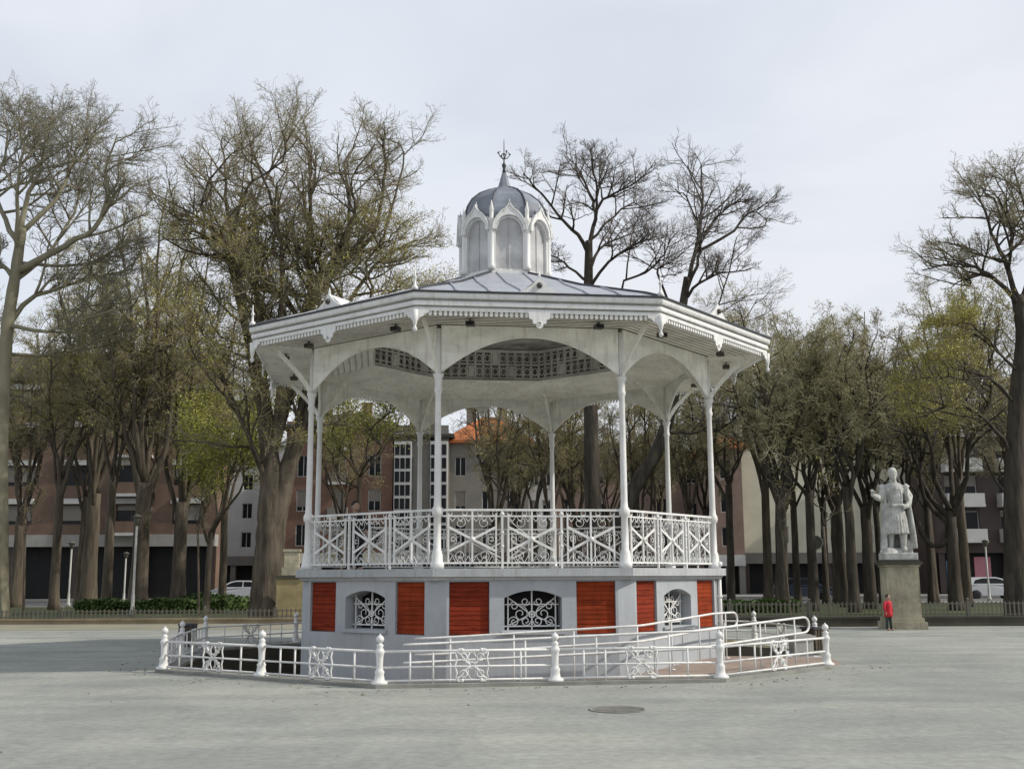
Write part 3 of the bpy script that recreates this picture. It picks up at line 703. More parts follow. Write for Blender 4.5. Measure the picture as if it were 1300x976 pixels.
# ------------------------------------------------------------------ trees
class Tree:
    def __init__(s, seed): s.r = random.Random(seed); s.trunk = MB(); s.crown = MB(); s.leaf = MB(); s.tips = []; s.nb = 0; s.axis = []
    def rv(s): return (s.r.gauss(0,1), s.r.gauss(0,1), s.r.gauss(0,1))
    def path(s, p, d, L_, n, wob, up):
        pts = [tuple(p)]; d = Vector(d).normalized(); p = Vector(p); st = L_/n; ds = [d.copy()]
        for i in range(n):
            d = (d+Vector(s.rv())*wob+Vector((0,0,up))).normalized(); p = p+d*st; pts.append(tuple(p)); ds.append(d.copy())
        return pts, ds
    def children(s, pts, ds, rads, L_, lev, P):
        cnt = P['n'][lev]; r = s.r
        if cnt <= 0: return
        k = len(pts)-1
        for j in range(cnt):
            t = P['t0'][lev]+(1-P['t0'][lev])*((j+r.random())/cnt); t = min(t, .999)
            i = int(t*k); f = t*k-i
            a, b_ = pts[i], pts[min(i+1, k)]
            p = tuple(a[q]+(b_[q]-a[q])*f for q in range(3)); d = ds[min(i+1, k)]
            ang = R(r.uniform(*P['ang'][lev])); az_ = r.uniform(0, 2*pi)
            u = d.orthogonal().normalized(); w = d.cross(u)
            cd = d*cos(ang)+(u*cos(az_)+w*sin(az_))*sin(ang)
            if P.get('flat') and cd.z < -.25: cd.z = abs(cd.z)*.4
            rl = rads[i]+(rads[min(i+1, k)]-rads[i])*f
            s.branch(p, cd, L_*P['len'][lev]*(1.15-.6*t)*r.uniform(.7,1.2), min(rl*.75, P['rad'][lev]*r.uniform(.8,1.15)), lev+1, P)
    def stem(s, pts, rads, n=12, nsub=6):
        """trunk through the given points, smoothed, with slight swellings"""
        q = []; rr = []
        for i in range(len(pts)-1):
            p0 = Vector(pts[max(i-1,0)]); p1 = Vector(pts[i]); p2 = Vector(pts[i+1]); p3 = Vector(pts[min(i+2,len(pts)-1)])
            for j in range(nsub):
                t = j/nsub; q.append(.5*((2*p1)+(p2-p0)*t+(2*p0-5*p1+4*p2-p3)*t*t+(3*p1-p0-3*p2+p3)*t**3)); rr.append((rads[i]+(rads[i+1]-rads[i])*t)*s.r.uniform(.96,1.05))
        q.append(Vector(pts[-1])); rr.append(rads[-1]); s.axis += q; s.trunk.tube([tuple(v) for v in q], rr, n)
    def branch(s, p, d, L_, r0, lev, P):
        n = (5, 5, 4, 3, 2)[lev]; pts, ds = s.path(p, d, L_, n, P['wob'][lev], P['up'][lev]); k = len(pts)
        end = P['tip'] if lev >= 3 else max(P['tip'], r0*.35)
        rads = [r0+(end-r0)*i/(k-1) for i in range(k)]
        mb = s.trunk if lev <= 1 else s.crown
        mb.tube(pts, rads, (8, 6, 4, 3, 3)[lev], cap=lev < 2); s.nb += 1
        if lev >= 2: s.tips.append(pts[-1]); s.tips.append(pts[len(pts)//2])
        if lev < 4: s.children(pts, ds, rads, L_, lev, P)
    def limb(s, pts, r0, r1, P, nsub=3):
        """main limb along given points (local), smoothed; then children"""
        if s.axis:      # grow out of the nearest point of an existing stem
            p0 = Vector(pts[0]); b_ = min(s.axis, key=lambda a: (a-p0).length_squared); pts = [tuple(b_)]+[tuple(p) for p in pts[1:]]
        q = []
        for i in range(len(pts)-1):
            p0 = Vector(pts[max(i-1,0)]); p1 = Vector(pts[i]); p2 = Vector(pts[i+1]); p3 = Vector(pts[min(i+2,len(pts)-1)])
            for j in range(nsub):
                t = j/nsub; q.append(.5*((2*p1)+(p2-p0)*t+(2*p0-5*p1+4*p2-p3)*t*t+(3*p1-p0-3*p2+p3)*t**3))
        q.append(Vector(pts[-1])); n = len(q)
        jit = .035
        q = [v+Vector(s.rv())*jit*min(1,i) for i, v in enumerate(q)]
        rads = [r0+(r1-r0)*(i/(n-1))**.8 for i in range(n)]
        ds = [(q[min(i+1,n-1)]-q[max(i-1,0)]).normalized() for i in range(n)]
        s.trunk.tube([tuple(v) for v in q], rads, 8 if r0 > .1 else 6)
        s.axis += q[2:-3]
        L_ = sum((q[i+1]-q[i]).length for i in range(n-1))
        s.children([tuple(v) for v in q], ds, rads, L_ if L_ < P['maxL'] else P['maxL'], 0, P)
    def leaves(s, n, size, zlo=None, zhi=None, clump=.25, cond=None):
        r = s.r; tips = [t for t in s.tips if (zlo is None or t[2] >= zlo) and (zhi is None or t[2] <= zhi) and (cond is None or cond(t))]
        if not tips: return
        for i in range(n):
            c = Vector(r.choice(tips))+Vector(s.rv())*clump
            a = Vector(s.rv()).normalized(); u = a.orthogonal().normalized(); w = a.cross(u); z = size*r.uniform(.6,1.3)
            s.leaf.quad(c-u*z*.5, c+w*z*.32, c+u*z*.5, c-w*z*.32)
    def make(s, name, label, base, bark, twig, leafm, group, rotz=0):
        o = thing(name, label, 'tree', base, rotz, group)
        t = s.trunk.build('trunk', bark, o); c = s.crown.build('crown', twig, o)
        if s.leaf.v: s.leaf.build('foliage', leafm, o)
        return o
# branching recipe: levels 0 limb->1, 1->2, 2->3, 3->4(twig)
def P(n=(7,7,6,4), len_=(.5,.5,.5,.5), ang=((25,60),(25,60),(25,65),(25,65)), up=(.05,.05,.05,.04,.03), rad=(.062,.028,.014,.009), wob=(.1,.13,.16,.18,.18), tip=.005, t0=(.3,.2,.15,.1), maxL=9., flat=True):
    return dict(n=n, len=len_, ang=ang, up=up, rad=rad, wob=wob, tip=tip, t0=t0, maxL=maxL, flat=flat)
def loc_of(pts, Y, base, dy, drop=0.):
    if drop: pts = [(u, v+drop*max(0., (400-v)/300.)) for u, v in pts]
    out = []; n = len(pts)
    for i, (u, v) in enumerate(pts):
        p = at(u, v, Y+dy*(i/(n-1))); out.append((p[0]-base[0], p[1]-base[1], p[2]-base[2]))
    return out
def flare(t, h, r, lean=(0,0), seed=0, bend=0.):
    """trunk tube with root flare"""
    rr = random.Random(seed); pts = []; rads = []; n = 9
    for i in range(n+1):
        z = h*(i/n)**1.3 - (.15 if i == 0 else 0); f = i/n
        pts.append((lean[0]*f+rr.gauss(0,.02)*r*2+bend*sin(f*pi), lean[1]*f+rr.gauss(0,.02)*r*2, z)); rads.append(r*(1+.38*math.exp(-max(z,0)/(r*1.6)))*(1-.22*f))
    t.trunk.tube(pts, rads, 14); return pts[-1], rads[-1]

PARK = 'bare park trees behind the bandstand'
# the big tree left of the bandstand
Y = 45; bp = at(340, 779, Y); base = (bp[0], Y, 0); t = Tree(11)
trunkp = [(0,0,-.1)]+loc_of([(341,740),(343,690),(345,640),(343,590),(337,530),(330,460)], Y, base, 0)
t.stem(trunkp, [.82,.68,.60,.54,.42,.32,.20], 18)
t.stem([trunkp[2], *loc_of([(352,650),(364,600),(378,555),(393,510),(402,470)], Y, base, .6)], [.50,.46,.38,.33,.27,.18], 14)
pr = P(n=(13,9,6,2), maxL=9., t0=(.16,.15,.12,.1), len_=(.40,.55,.58,.6), ang=((30,72),(30,70),(30,70),(30,70)), up=(.10,.10,.07,.05,.03), wob=(.13,.20,.25,.25,.2))
for pts, r0, dy in (([(347,610),(335,520),(308,398),(298,310),(288,250),(285,188),(280,140)], .30, 1.5),
    ([(350,600),(357,480),(357,398),(357,336),(352,277),(335,200),(318,155)], .26, -2.5),
    ([(352,590),(375,470),(393,375),(392,310),(393,244),(393,178),(384,115)], .30, 1.0),
    ([(355,580),(380,450),(400,365),(426,329),(449,310),(475,283),(485,221),(489,170),(475,139)], .30, -1.5),
    ([(360,600),(400,460),(449,369),(488,316),(528,290)], .24, 2.0),
    ([(345,600),(320,470),(298,330),(275,290),(249,254),(216,237)], .22, -1.2),
    ([(352,600),(375,420),(430,330),(445,250),(440,180),(452,150)], .24, 3.0),
    ([(362,595),(392,520),(440,450),(500,410),(545,390)], .18, -2.5),
    ([(345,600),(330,450),(325,330),(325,240),(350,170),(365,130)], .22, 3.5),
    ([(343,630),(310,540),(270,450),(235,380)], .17, 2.5),
    ([(356,590),(410,500),(450,480),(490,500)], .13, 3.0)):
    t.limb(loc_of(pts, Y, base, dy, 38), r0*.72, .03, pr)
    pj = [pts[0], pts[1]]+[(u+t.r.uniform(-30,30), v+t.r.uniform(-8,22)) for u, v in pts[2:]]
    t.limb(loc_of(pj, Y, base, -dy*1.1+t.r.uniform(-1,1), 38), r0*.5, .025, pr)
t.leaves(46000, .07, 4, 16.5, .10)
big = t.make('tree', 'largest tree with thick flared trunk and budding crown, left of the bandstand', base, M['bark_brown'], M['twig_big'], M['leaf_olive'], PARK)
# pale plane tree at the left edge
Y = 44; bp = at(0, 765, Y); base = (bp[0], Y, 0); t = Tree(12)
t.stem([(0,0,-.1)]+loc_of([(-1,700),(1,560),(8,430),(20,345),(28,290)], Y, base, 0), [.44,.34,.29,.25,.22,.18], 12)
pr = P(n=(14,9,6,3), maxL=8., len_=(.46,.55,.55,.5), ang=((30,65),(30,65),(30,70),(30,70)), up=(.07,.05,.03,.02,.02), wob=(.14,.18,.2,.22,.22))
for pts, r0, dy in (([(28,300),(32,240),(50,190),(58,140),(70,120)], .17, 1), ([(36,338),(80,302),(120,275),(135,230),(137,180),(150,140)], .20, -1.5),
    ([(14,420),(45,372),(110,350),(165,330)], .16, 1.5), ([(22,345),(0,322),(-40,290)], .16, 0), ([(28,300),(6,262),(-4,220),(10,150),(4,115)], .16, 2),
    ([(40,285),(70,235),(90,190),(100,150),(120,130)], .14, 2), ([(16,410),(60,420),(120,400),(170,385)], .12, -2), ([(10,480),(-30,420),(-60,350)], .14, 1), ([(30,330),(95,330),(140,310),(165,280)], .1, 3), ([(10,440),(50,450),(110,440),(150,420)], .1, 2.5), ([(20,350),(70,300),(100,230),(110,180)], .12, 3.5), ([(26,310),(20,230),(30,160),(25,115)], .13, -2.5)):
    t.limb(loc_of(pts, Y, base, dy, 36), r0*.85, .025, pr)
t.leaves(4000, .06, 3, 14, .08)
t.make('tree', 'pale-barked plane tree with crooked spreading branches at the far left edge', base, M['bark_plane'], M['twig_pale'], M['leaf_olive'], PARK)
# tree A and B behind the bandstand roof
Z4 = lambda x, y: (660+x/3.25, 140+y/3.25)
Y = 50; bp = at(755, 765, Y); base = (bp[0], Y, 0); t = Tree(13)
t.stem([(0,0,-.1)]+loc_of([(755,700),(752,620),(750,520),(748,440),(747,370),Z4(285,540)], Y, base, 0), [.52,.42,.37,.33,.28,.23,.17], 12)
pr = P(n=(9,7,5,2), maxL=7.5, len_=(.44,.6,.62,.6), ang=((30,65),(30,65),(30,70),(30,70)), up=(.06,.05,.03,.02,.02), wob=(.12,.14,.16,.18,.18))
for pts, r0, dy in (([Z4(285,560),Z4(240,480),Z4(160,390),Z4(60,250),Z4(10,200)], .20, -1.5), ([Z4(288,540),Z4(312,400),Z4(300,320),Z4(250,200),Z4(190,110)], .20, 1.5),
    ([Z4(305,440),Z4(340,320),Z4(440,260),Z4(540,185)], .15, -1), ([Z4(285,640),Z4(330,540),Z4(420,490),Z4(520,450)], .16, 2), ([Z4(310,480),Z4(390,390),Z4(470,330),Z4(540,390)], .12, 3),
    ([Z4(300,720),Z4(370,600),Z4(490,520),Z4(560,480)], .16, -2.5), ([Z4(270,700),Z4(200,620),Z4(150,580),Z4(90,560)], .13, 2), ([Z4(310,380),Z4(320,260),Z4(300,160),Z4(290,80)], .12, -2), ([Z4(340,320),Z4(325,240),Z4(345,130)], .09, 2)):
    t.limb(loc_of(pts, Y, base, dy, 30), r0*.60, .022, pr)
t.make('tree', 'bare dark tree with spreading fan of branches rising just right of the cupola', base, M['bark_dark'], M['twig_dark'], M['leaf_brown'], PARK)
Y = 51; bp = at(768, 765, Y); base = (bp[0]+.6, Y, 0); t = Tree(14)
t.stem([(0,0,-.1)]+loc_of([(782,690),(800,630),(835,570),(856,500),(863,420),Z4(690,690)], Y, base, 0), [.50,.40,.34,.30,.26,.21,.17], 12)
for pts, r0, dy in (([Z4(660,770),Z4(695,670),Z4(735,500),Z4(752,350),Z4(745,200),Z4(760,150)], .24, 1), ([Z4(680,790),Z4(730,620),Z4(745,520),Z4(730,420),Z4(690,310),Z4(640,270)], .16, -2),
    ([Z4(745,480),Z4(850,360),Z4(930,290)], .14, -1.5), ([Z4(755,540),Z4(880,460),Z4(950,370),Z4(1020,410)], .15, 1.5), ([Z4(690,770),Z4(740,700),Z4(820,660),Z4(960,630)], .16, -1),
    ([(863,420),(835,340),Z4(590,620),Z4(600,520)], .13, 2), ([(858,480),Z4(420,740),Z4(520,650),Z4(600,560),Z4(620,500)], .14, -3), ([(850,545),(880,548),(915,545),(945,520)], .13, 1), ([(835,570),(880,480),(920,440),(960,380)], .14, 3), ([(863,430),(905,400),(925,340),(935,290)], .1, -2)):
    t.limb(loc_of(pts, Y, base, dy, 30), r0*.60, .022, pr)
t.make('tree', 'bare dark tree with leaning trunk and narrow upright top, right of the roof', base, M['bark_dark'], M['twig_dark'], M['leaf_brown'], PARK)
# right edge hero
Z7 = lambda x, y: (1060+x/3.05, 140+y/3.05)
Y = 44; bp = at(1291, 770, Y); base = (bp[0], Y, 0); t = Tree(15)
t.stem([(0,0,-.1)]+loc_of([(1289,700),(1287,600),(1292,500),(1298,430),(1292,375)], Y, base, 0), [.54,.42,.37,.31,.27,.23], 12)
pr = P(n=(9,7,5,2), maxL=8., len_=(.44,.55,.55,.5), ang=((30,65),(30,65),(30,70),(30,70)), up=(.07,.05,.03,.02,.02), wob=(.12,.15,.17,.18,.18))
for pts, r0, dy in (([(1292,375),(1270,317),(1253,278),(1234,232),(1216,195)], .20, 1), ([(1292,385),(1257,347),(1224,330),(1188,324),(1143,335)], .18, -1.5), ([(1260,330),(1240,312),(1217,300),(1165,291)], .11, 2),
    ([(1300,480),(1258,445),(1212,418),(1173,408)], .12, 1.5), ([(1292,590),(1258,545),(1212,518),(1173,518),(1134,526)], .15, -2), ([(1296,390),(1310,300),(1300,230),(1285,180)], .18, -1), ([(1300,400),(1340,320),(1350,230)], .16, 2),
    ([(1290,520),(1245,480),(1200,470),(1150,450)], .12, 3), ([(1280,350),(1285,280),(1270,220),(1250,190)], .12, 3)):
    t.limb(loc_of([(u+max(0.,(1290-u))*.2, v) for u, v in pts], Y, base, dy, 45), r0*.66, .022, pr)
    pj = [pts[0], pts[1]]+[(u+t.r.uniform(-22,34), v+t.r.uniform(-8,34)) for u, v in pts[2:]]
    t.limb(loc_of([(u+max(0.,(1290-u))*.25, v) for u, v in pj], Y, base, -dy*1.1+t.r.uniform(-1,1), 45), r0*.45, .02, pr)
t.leaves(20000, .07, 3, 13.5, .10)
t.make('tree', 'large dark tree with long drooping limbs at the right edge of the park', base, M['bark_dark'], M['twig_big'], M['leaf_olive'], PARK)
# tree right of the statue with low limb
def generic(seed, H, r, fork, nl, inc, pr, spread=1., bend=0., leafn=0, leafsz=.12, zlo=None, zhi=None, clump=.09):
    t = Tree(seed); rg = t.r
    top, rt = flare(t, fork, r, (rg.gauss(0,.15), rg.gauss(0,.15)), seed, bend)
    ax = [Vector(top)*(1-k*.09) for k in range(4)]
    for i in range(nl):
        a = 2*pi*i/nl+rg.uniform(-.4,.4); ic = R(rg.uniform(*inc)); hh = (H-fork)*rg.uniform(.75,1.0)
        st = (top[0], top[1], top[2]-rg.uniform(0, fork*.22)*(i > 1))
        pts = [st]; n = 5
        for j in range(1, n+1):
            f = j/n; rad = hh*tan(ic)*(f**.8)*spread
            pts.append((st[0]+rad*cos(a)+rg.gauss(0,.18), st[1]+rad*sin(a)+rg.gauss(0,.18), st[2]+hh*f))
        t.axis = list(ax); t.limb(pts, rt*rg.uniform(.45,.68), .025, pr)
    # short side shoots on the trunk
    if leafn: t.leaves(leafn, leafsz, zlo, zhi, clump)
    return t
Y = 52; p0 = at(1213, 760, Y)
t = generic(21, 14.5, .32, 4.6, 6, (8,30), P(n=(12,8,6,3), maxL=6., flat=False), leafn=9000, leafsz=.07)
t.limb([(0,0,1.8),(-.8,.2,3.0),(-1.5,.4,4.3),(-2.0,.5,5.6),(-2.6,.8,7.0)], .16, .04, P(n=(5,6,5,3), maxL=4.))
t.make('tree', 'dark tree with low limb leaning left, standing right of the statue', (p0[0],Y,0), M['bark_dark'], M['twig_dark'], M['leaf_olive'], PARK)
# lime trees: three individual models, the rest are copies of them
limeP = P(n=(12,8,6,2), maxL=5.5, wob=(.1,.17,.22,.22,.2), len_=(.40,.55,.55,.55), ang=((25,70),(30,70),(30,75),(30,75)), up=(.04,.02,.0,-.01,-.02), flat=False)
limes = [generic(31, 14.2, .25, 5.6, 6, (4,20), limeP, leafn=11000, leafsz=.07), generic(32, 15.0, .21, 6.2, 5, (4,18), limeP, leafn=10000, leafsz=.07), generic(33, 13.6, .31, 5.0, 7, (5,22), limeP, leafn=11000, leafsz=.07)]
GR = 'lime trees in the grove behind the statue'
right = [ # photo x, distance, model, rotation, label
 (928,56,1,.3,'slim leaning lime tree nearest the right side of the bandstand'),
 
 (990,50,2,2.4,'thick-trunked lime tree in front of the cream building'),
 (1012,60,1,4.1,'slender lime tree just right of the thick grove trunk'),
 (1032,52,0,5.0,'dark-trunked lime tree beside the round road sign'),
 (1072,58,1,2.0,'lime tree standing behind and right of the round road sign'),
 (1084,50,0,3.3,'dark lime tree in front of the right half of the cream building'),
 (1104,55,2,.9,'lime tree just left of the statue'),
 (1158,60,0,1.9,'lime tree hidden behind the statue'),
 (1182,64,1,.2,'lime tree in the gap right of the statue'),
 (900,66,0,3.9,'lime tree half hidden behind the right bandstand column'),
 
 
 
 
 (1048,65,1,5.6,'slim lime tree directly behind the round road sign'),
 
 (1120,66,1,2.2,'lime tree behind the raised arm of the statue'),
 (1291,68,1,3.0,'lime tree just behind the large tree at the right edge')]
protos = {}
for (px, Y, k, rz, lab) in right:
    p = at(px, 745, Y); loc = (p[0], Y, 0)
    if k not in protos: protos[k] = limes[k].make('lime_tree', lab, loc, M['bark_dark'], M['twig_olive'], M['leaf_brown'], GR, rz)
    else: copy_thing(protos[k], lab, loc, rz, GR)
# left-hand trees: taller, brown, some with green shoots
GL = 'tall trees on the lawn left of the bandstand'
tallP = P(n=(12,8,6,3), maxL=6.5, wob=(.1,.18,.24,.24,.2), len_=(.40,.55,.55,.55), ang=((25,60),(30,65),(30,70),(30,70)), up=(.05,.03,.01,.0,0), flat=False)
tl = [generic(41, 18.5, .27, 7.0, 5, (4,18), tallP, leafn=9000, leafsz=.075), generic(42, 19.0, .40, 5.6, 6, (5,20), tallP, leafn=9000, leafsz=.075)]
lp = {}
for (px, Y, k, rz, lab) in ((70,60,0,.5,'brown tree with forked trunk near the left edge before the brick block'), (136,58,0,2.2,'straight tall tree left of the white lamp post'),
    (226,58,1,1.0,'stout tall tree with twin stems right of the white lamp post'), (20,66,1,3.1,'far tree behind the plane tree at the left edge'),
    (100,68,0,4.4,'far slim tree in front of the brick block'), (180,67,1,5.3,'far tree behind the white lamp post'), (283,68,0,1.4,'far tree left of the largest trunk'),
    (430,66,0,3.6,'tree seen through the left bay of the bandstand'), (628,60,1,2.7,'dark tree seen through the middle of the bandstand'), (680,66,0,5.9,'tree behind the rear column of the bandstand'),
     (815,66,1,4.0,'tree seen through the right bay of the bandstand'), (720,72,0,2.5,'far tree behind the dark trunk in the middle of the bandstand'),
     (652,74,1,1.9,'far tree in the middle of the bandstand, left of the rear column'), 
    (735,62,1,3.3,'tree close left of the dark trunk seen through the bandstand'), (775,70,0,.7,'far tree between the leaning trunk and the right front column'), (838,73,1,2.0,'far tree behind the right rear column of the bandstand'), (878,62,0,4.6,'tree showing through the right bay beside the outer column'), (700,60,0,1.1,'slim tree just behind the rear column of the bandstand'),
    (975,62,0,2.9,'tall wispy tree rising above the grove just right of the bandstand roof'), (1066,66,1,5.0,'tall wispy tree rising above the middle of the grove'), (1186,66,0,.6,'tall wispy tree rising above the trees right of the statue'),
    (176,56,1,4.2,'tall tree just right of the nearest white lamp post, left of the twin-stemmed tree'), (112,63,1,2.7,'tall tree midway between the left edge and the nearest white lamp post'), (1227,58,0,1.7,'tall slender tree between the statue and the right edge'), (1302,60,1,2.4,'tall tree half hidden by the large trunk at the right edge')):
    p = at(px, 745, Y); loc = (p[0], Y, 0); sc = .76 if 400 < px < 890 else (.95 if Y > 63 else (1.15 if px in (226, 176, 112) else 1.))
    if k not in lp: lp[k] = tl[k].make('tall_tree', lab, loc, M['bark_brown'], M['twig_brown'], M['leaf_olive'], GL, rz)
    else: copy_thing(lp[k], lab, loc, rz, GL, (sc,)*3)
# tree with fresh green leaves
t = generic(51, 10.8, .16, 3.8, 6, (8,30), P(n=(8,7,5,3), maxL=4.), leafn=24000, leafsz=.10, clump=.28)
p = at(262, 760, 52); t.make('leafing_tree', 'young tree with bright green spring leaves left of the largest tree', (p[0],52,0), M['bark_brown'], M['twig_brown'], M['leaf_green'], PARK)
t = generic(52, 11.6, .13, 6.6, 6, (15,45), P(n=(8,7,5,3), maxL=3.5), leafn=12000, leafsz=.10, clump=.28)
p = at(452, 760, 55); t.make('leafing_tree', 'leafy green tree showing under the left arch of the bandstand', (p[0],55,0), M['bark_brown'], M['twig_brown'], M['leaf_green'], PARK)
# saplings by the fence
t = generic(61, 6.2, .055, 3.4, 3, (4,14), P(n=(4,3,2,0), maxL=1.6, rad=(.014,.009,.006,.005)), leafn=90, leafsz=.06)
p = at(38, 780, 44); sp0 = t.make('sapling', 'thin sapling behind the picket fence near the left edge', (p[0],43.5,0), M['bark_brown'], M['twig_brown'], M['leaf_olive'], 'thin saplings by the park fences')
for px, Y, lab in ((253,50,'thin sapling right of the white lamp post'), (1054,40,'thin sapling behind the fence left of the statue'), (1004,44,'thin sapling behind the handrail loop')):
    p = at(px, 780, Y); copy_thing(sp0, lab, (p[0],Y,0), px*.1)

# hedge and bushes
def bush(label, loc, sx, sy, sz, n, seed):
    m = MB(); rg = random.Random(seed); o = thing('hedge', label, 'hedge', loc)
    for i in range(n):
        th = rg.uniform(0, 2*pi); ph = math.acos(rg.uniform(-.2, 1)); q = rg.uniform(.65, 1.05)*(1+.12*sin(5*th)+.1*sin(9*th+ph*4))
        c = Vector((sx*q*sin(ph)*cos(th), sy*q*sin(ph)*sin(th), max(.03, sz*q*cos(ph)*.9+.1)))
        a = Vector((rg.gauss(0,1),rg.gauss(0,1),rg.gauss(0,1))).normalized(); u = a.orthogonal().normalized(); w = a.cross(u); z = rg.uniform(.06,.14)
        m.quad(c-u*z, c+w*z*.6, c+u*z, c-w*z*.6)
    m.build('foliage', M['hedge'], o)
    m = MB()
    for k in range(5): m.tube([(0,0,0),(sx*.4*cos(k*1.3),sy*.4*sin(k*1.3),sz*.4),(sx*.6*cos(k*1.3+.3),sy*.6*sin(k*1.3+.3),sz*.7)], [.04,.03,.01], 5)
    m.build('stems', M['bark_brown'], o)
p = at(266, 757, 58); bush('bright green hedge on the lawn left of the largest tree', (p[0],58,0), 2.6, .8, .75, 6500, 3)

def strip(label, loc, L_, dep, hgt, n, seed):
    m = MB(); rg = random.Random(seed); o = thing('hedge', label, 'hedge', loc)
    for i in range(n):
        x = rg.uniform(-L_/2, L_/2); y = rg.uniform(-dep/2, dep/2); z = hgt*rg.random()**.6*(1+.08*sin(x*2.1)+.06*sin(x*5.3))
        a = Vector((rg.gauss(0,1),rg.gauss(0,1),rg.gauss(0,1))).normalized(); u = a.orthogonal().normalized(); w = a.cross(u); k = rg.uniform(.05,.11); c = Vector((x,y,z+.03))
        m.quad(c-u*k, c+w*k*.6, c+u*k, c-w*k*.6)
    m.build('foliage', M['hedge'], o); m = MB()
    for i in range(int(L_/.5)): x = -L_/2+.25+.5*i; m.tube([(x,0,0),(x+rg.uniform(-.1,.1),rg.uniform(-.2,.2),hgt*.8)], [.02,.008], 4)
    m.build('stems', M['bark_brown'], o)
p = at(195, 760, 54); strip('long low clipped hedge across the lawn behind the nearest white lamp post', (p[0],54,0), 7.4, .8, .62, 9000, 7)
p = at(962, 760, 50); strip('low green hedge at the foot of the grove beside the bandstand', (p[0],50,0), 3.6, .9, .55, 4500, 8)
# ------------------------------------------------------------------ statue, pedestal, people
def remeshed(m, name, mt, parent, vox, smooth=4, loc=None):
    o = m.build(name, mt, parent, loc=loc)
    r = o.modifiers.new('remesh', 'REMESH'); r.mode = 'VOXEL'; r.voxel_size = vox; r.use_smooth_shade = True
    s_ = o.modifiers.new('smooth', 'SMOOTH'); s_.iterations = smooth; s_.factor = .5
    return o
px = at(1146, 797, 34.9)
st = thing('stone_statue', 'weathered grey stone statue of a cloaked figure on tall square pedestal', 'statue', (px[0],34.9,0), -.12)
m = MB(); m.box(-.62,.62,-.62,.62,0,.22); m.box(-.55,.55,-.55,.55,.22,.34); m.box(-.49,.49,-.49,.49,.34,1.90); m.box(-.53,.53,-.53,.53,1.90,1.96)
m.build('pedestal', M['pedestal'], st)
m = MB(); m.box(-.60,.60,-.60,.60,1.962,2.05); m.box(-.54,.54,-.54,.54,2.05,2.10); m.build('pedestal_cap', M['kerb'], st)
m = MB(); Z = 2.18
m.box(-.52,.52,-.46,.46,Z+.004,Z+.20); m.ball((-.3,-.1,Z+.22), .30, 10, 6, (1,.9,.5)); m.ball((.34,.05,Z+.34), .2, 10, 6, (.8,.9,1.3)); m.ball((-.02,.1,Z+.22), .35, 10, 6, (1.2,1,.4))
h0 = Z+.26
def seg(pts, rad): m.tube(pts, rad, 12)
# legs (weight on right leg, the other knee forward)
seg([(-.20,.02,h0),(-.19,.0,h0+.45),(-.17,.02,h0+.75),(-.13,.02,h0+1.15)], [.075,.125,.11,.17])
seg([(.16,-.14,h0),(.17,-.16,h0+.44),(.16,-.18,h0+.72),(.12,-.02,h0+1.15)], [.075,.125,.11,.17])
for x, y in ((-.21,-.06),(.17,-.24)): m.ball((x,y,h0+.04), .13, 10, 6, (.65,1.25,.5))
# pelvis, torso, shoulders, neck, head
seg([(0,0,h0+1.02),(-.01,0,h0+1.25),(0,-.01,h0+1.5),(.01,-.02,h0+1.72),(.01,-.01,h0+1.86)], [.27,.25,.24,.29,.16])
m.ball((.0,0,h0+1.70), .30, 12, 8, (1.2,.75,.75)); seg([(0,-.01,h0+1.82),(-.01,-.04,h0+2.02)], [.11,.10])
m.ball((-.015,-.06,h0+2.14), .155, 14, 10, (.86,1.0,1.12)); m.ball((-.015,.0,h0+2.17), .165, 12, 8, (.95,.95,1.05))
m.ball((-.015,-.215,h0+2.12), .03, 8, 6, (.8,1,1.4)); m.ball((-.015,-.17,h0+2.02), .075, 10, 6, (.9,.8,1.2))      # nose, beard
for q in (-1, 1): m.ball((-.015+q*.06,-.19,h0+2.17), .024, 8, 6); m.ball((-.015+q*.14,-.04,h0+2.13), .035, 8, 6, (.5,.9,1.3))
# tunic skirt with folds
nf = 24; rows = [(h0+1.30,.25),(h0+1.05,.30),(h0+.74,.35),(h0+.46,.37)]
ring = []
for z, r in rows:
    ring.append([((r*(1+.10*sin(7*a)*(h0+1.3-z)/.6))*cos(a), (r*.8*(1+.10*sin(7*a)*(h0+1.3-z)/.6))*sin(a)-.02, z) for a in [2*pi*i/nf for i in range(nf)]])
for i in range(3):
    for j in range(nf): j2 = (j+1) % nf; m.quad(ring[i][j2], ring[i][j], ring[i+1][j], ring[i+1][j2])
m.poly(list(reversed(ring[0]))[::-1]); m.poly(list(reversed(ring[3])))
# raised arm out to the left, hand open; other hand on hip holding the cloak
seg([(-.30,0,h0+1.76),(-.46,-.06,h0+1.46),(-.60,-.26,h0+1.48),(-.74,-.40,h0+1.53)], [.14,.115,.095,.06])
m.ball((-.78,-.43,h0+1.56), .07, 8, 6, (.8,.7,1.2))
for k in range(4): seg([(-.80+.02*k,-.45,h0+1.59),(-.84+.025*k,-.48,h0+1.69)], [.022,.018])
seg([(-.74,-.42,h0+1.57),(-.70,-.50,h0+1.63)], [.024,.02])
seg([(.31,0,h0+1.76),(.50,.05,h0+1.50),(.42,-.10,h0+1.30),(.32,-.22,h0+1.22)], [.13,.11,.09,.065]); m.ball((.29,-.24,h0+1.21), .075, 8, 6, (1,.8,.8))
for k in range(4): seg([(.27,-.27,h0+1.25-.03*k),(.19,-.31,h0+1.24-.03*k)], [.022,.02])
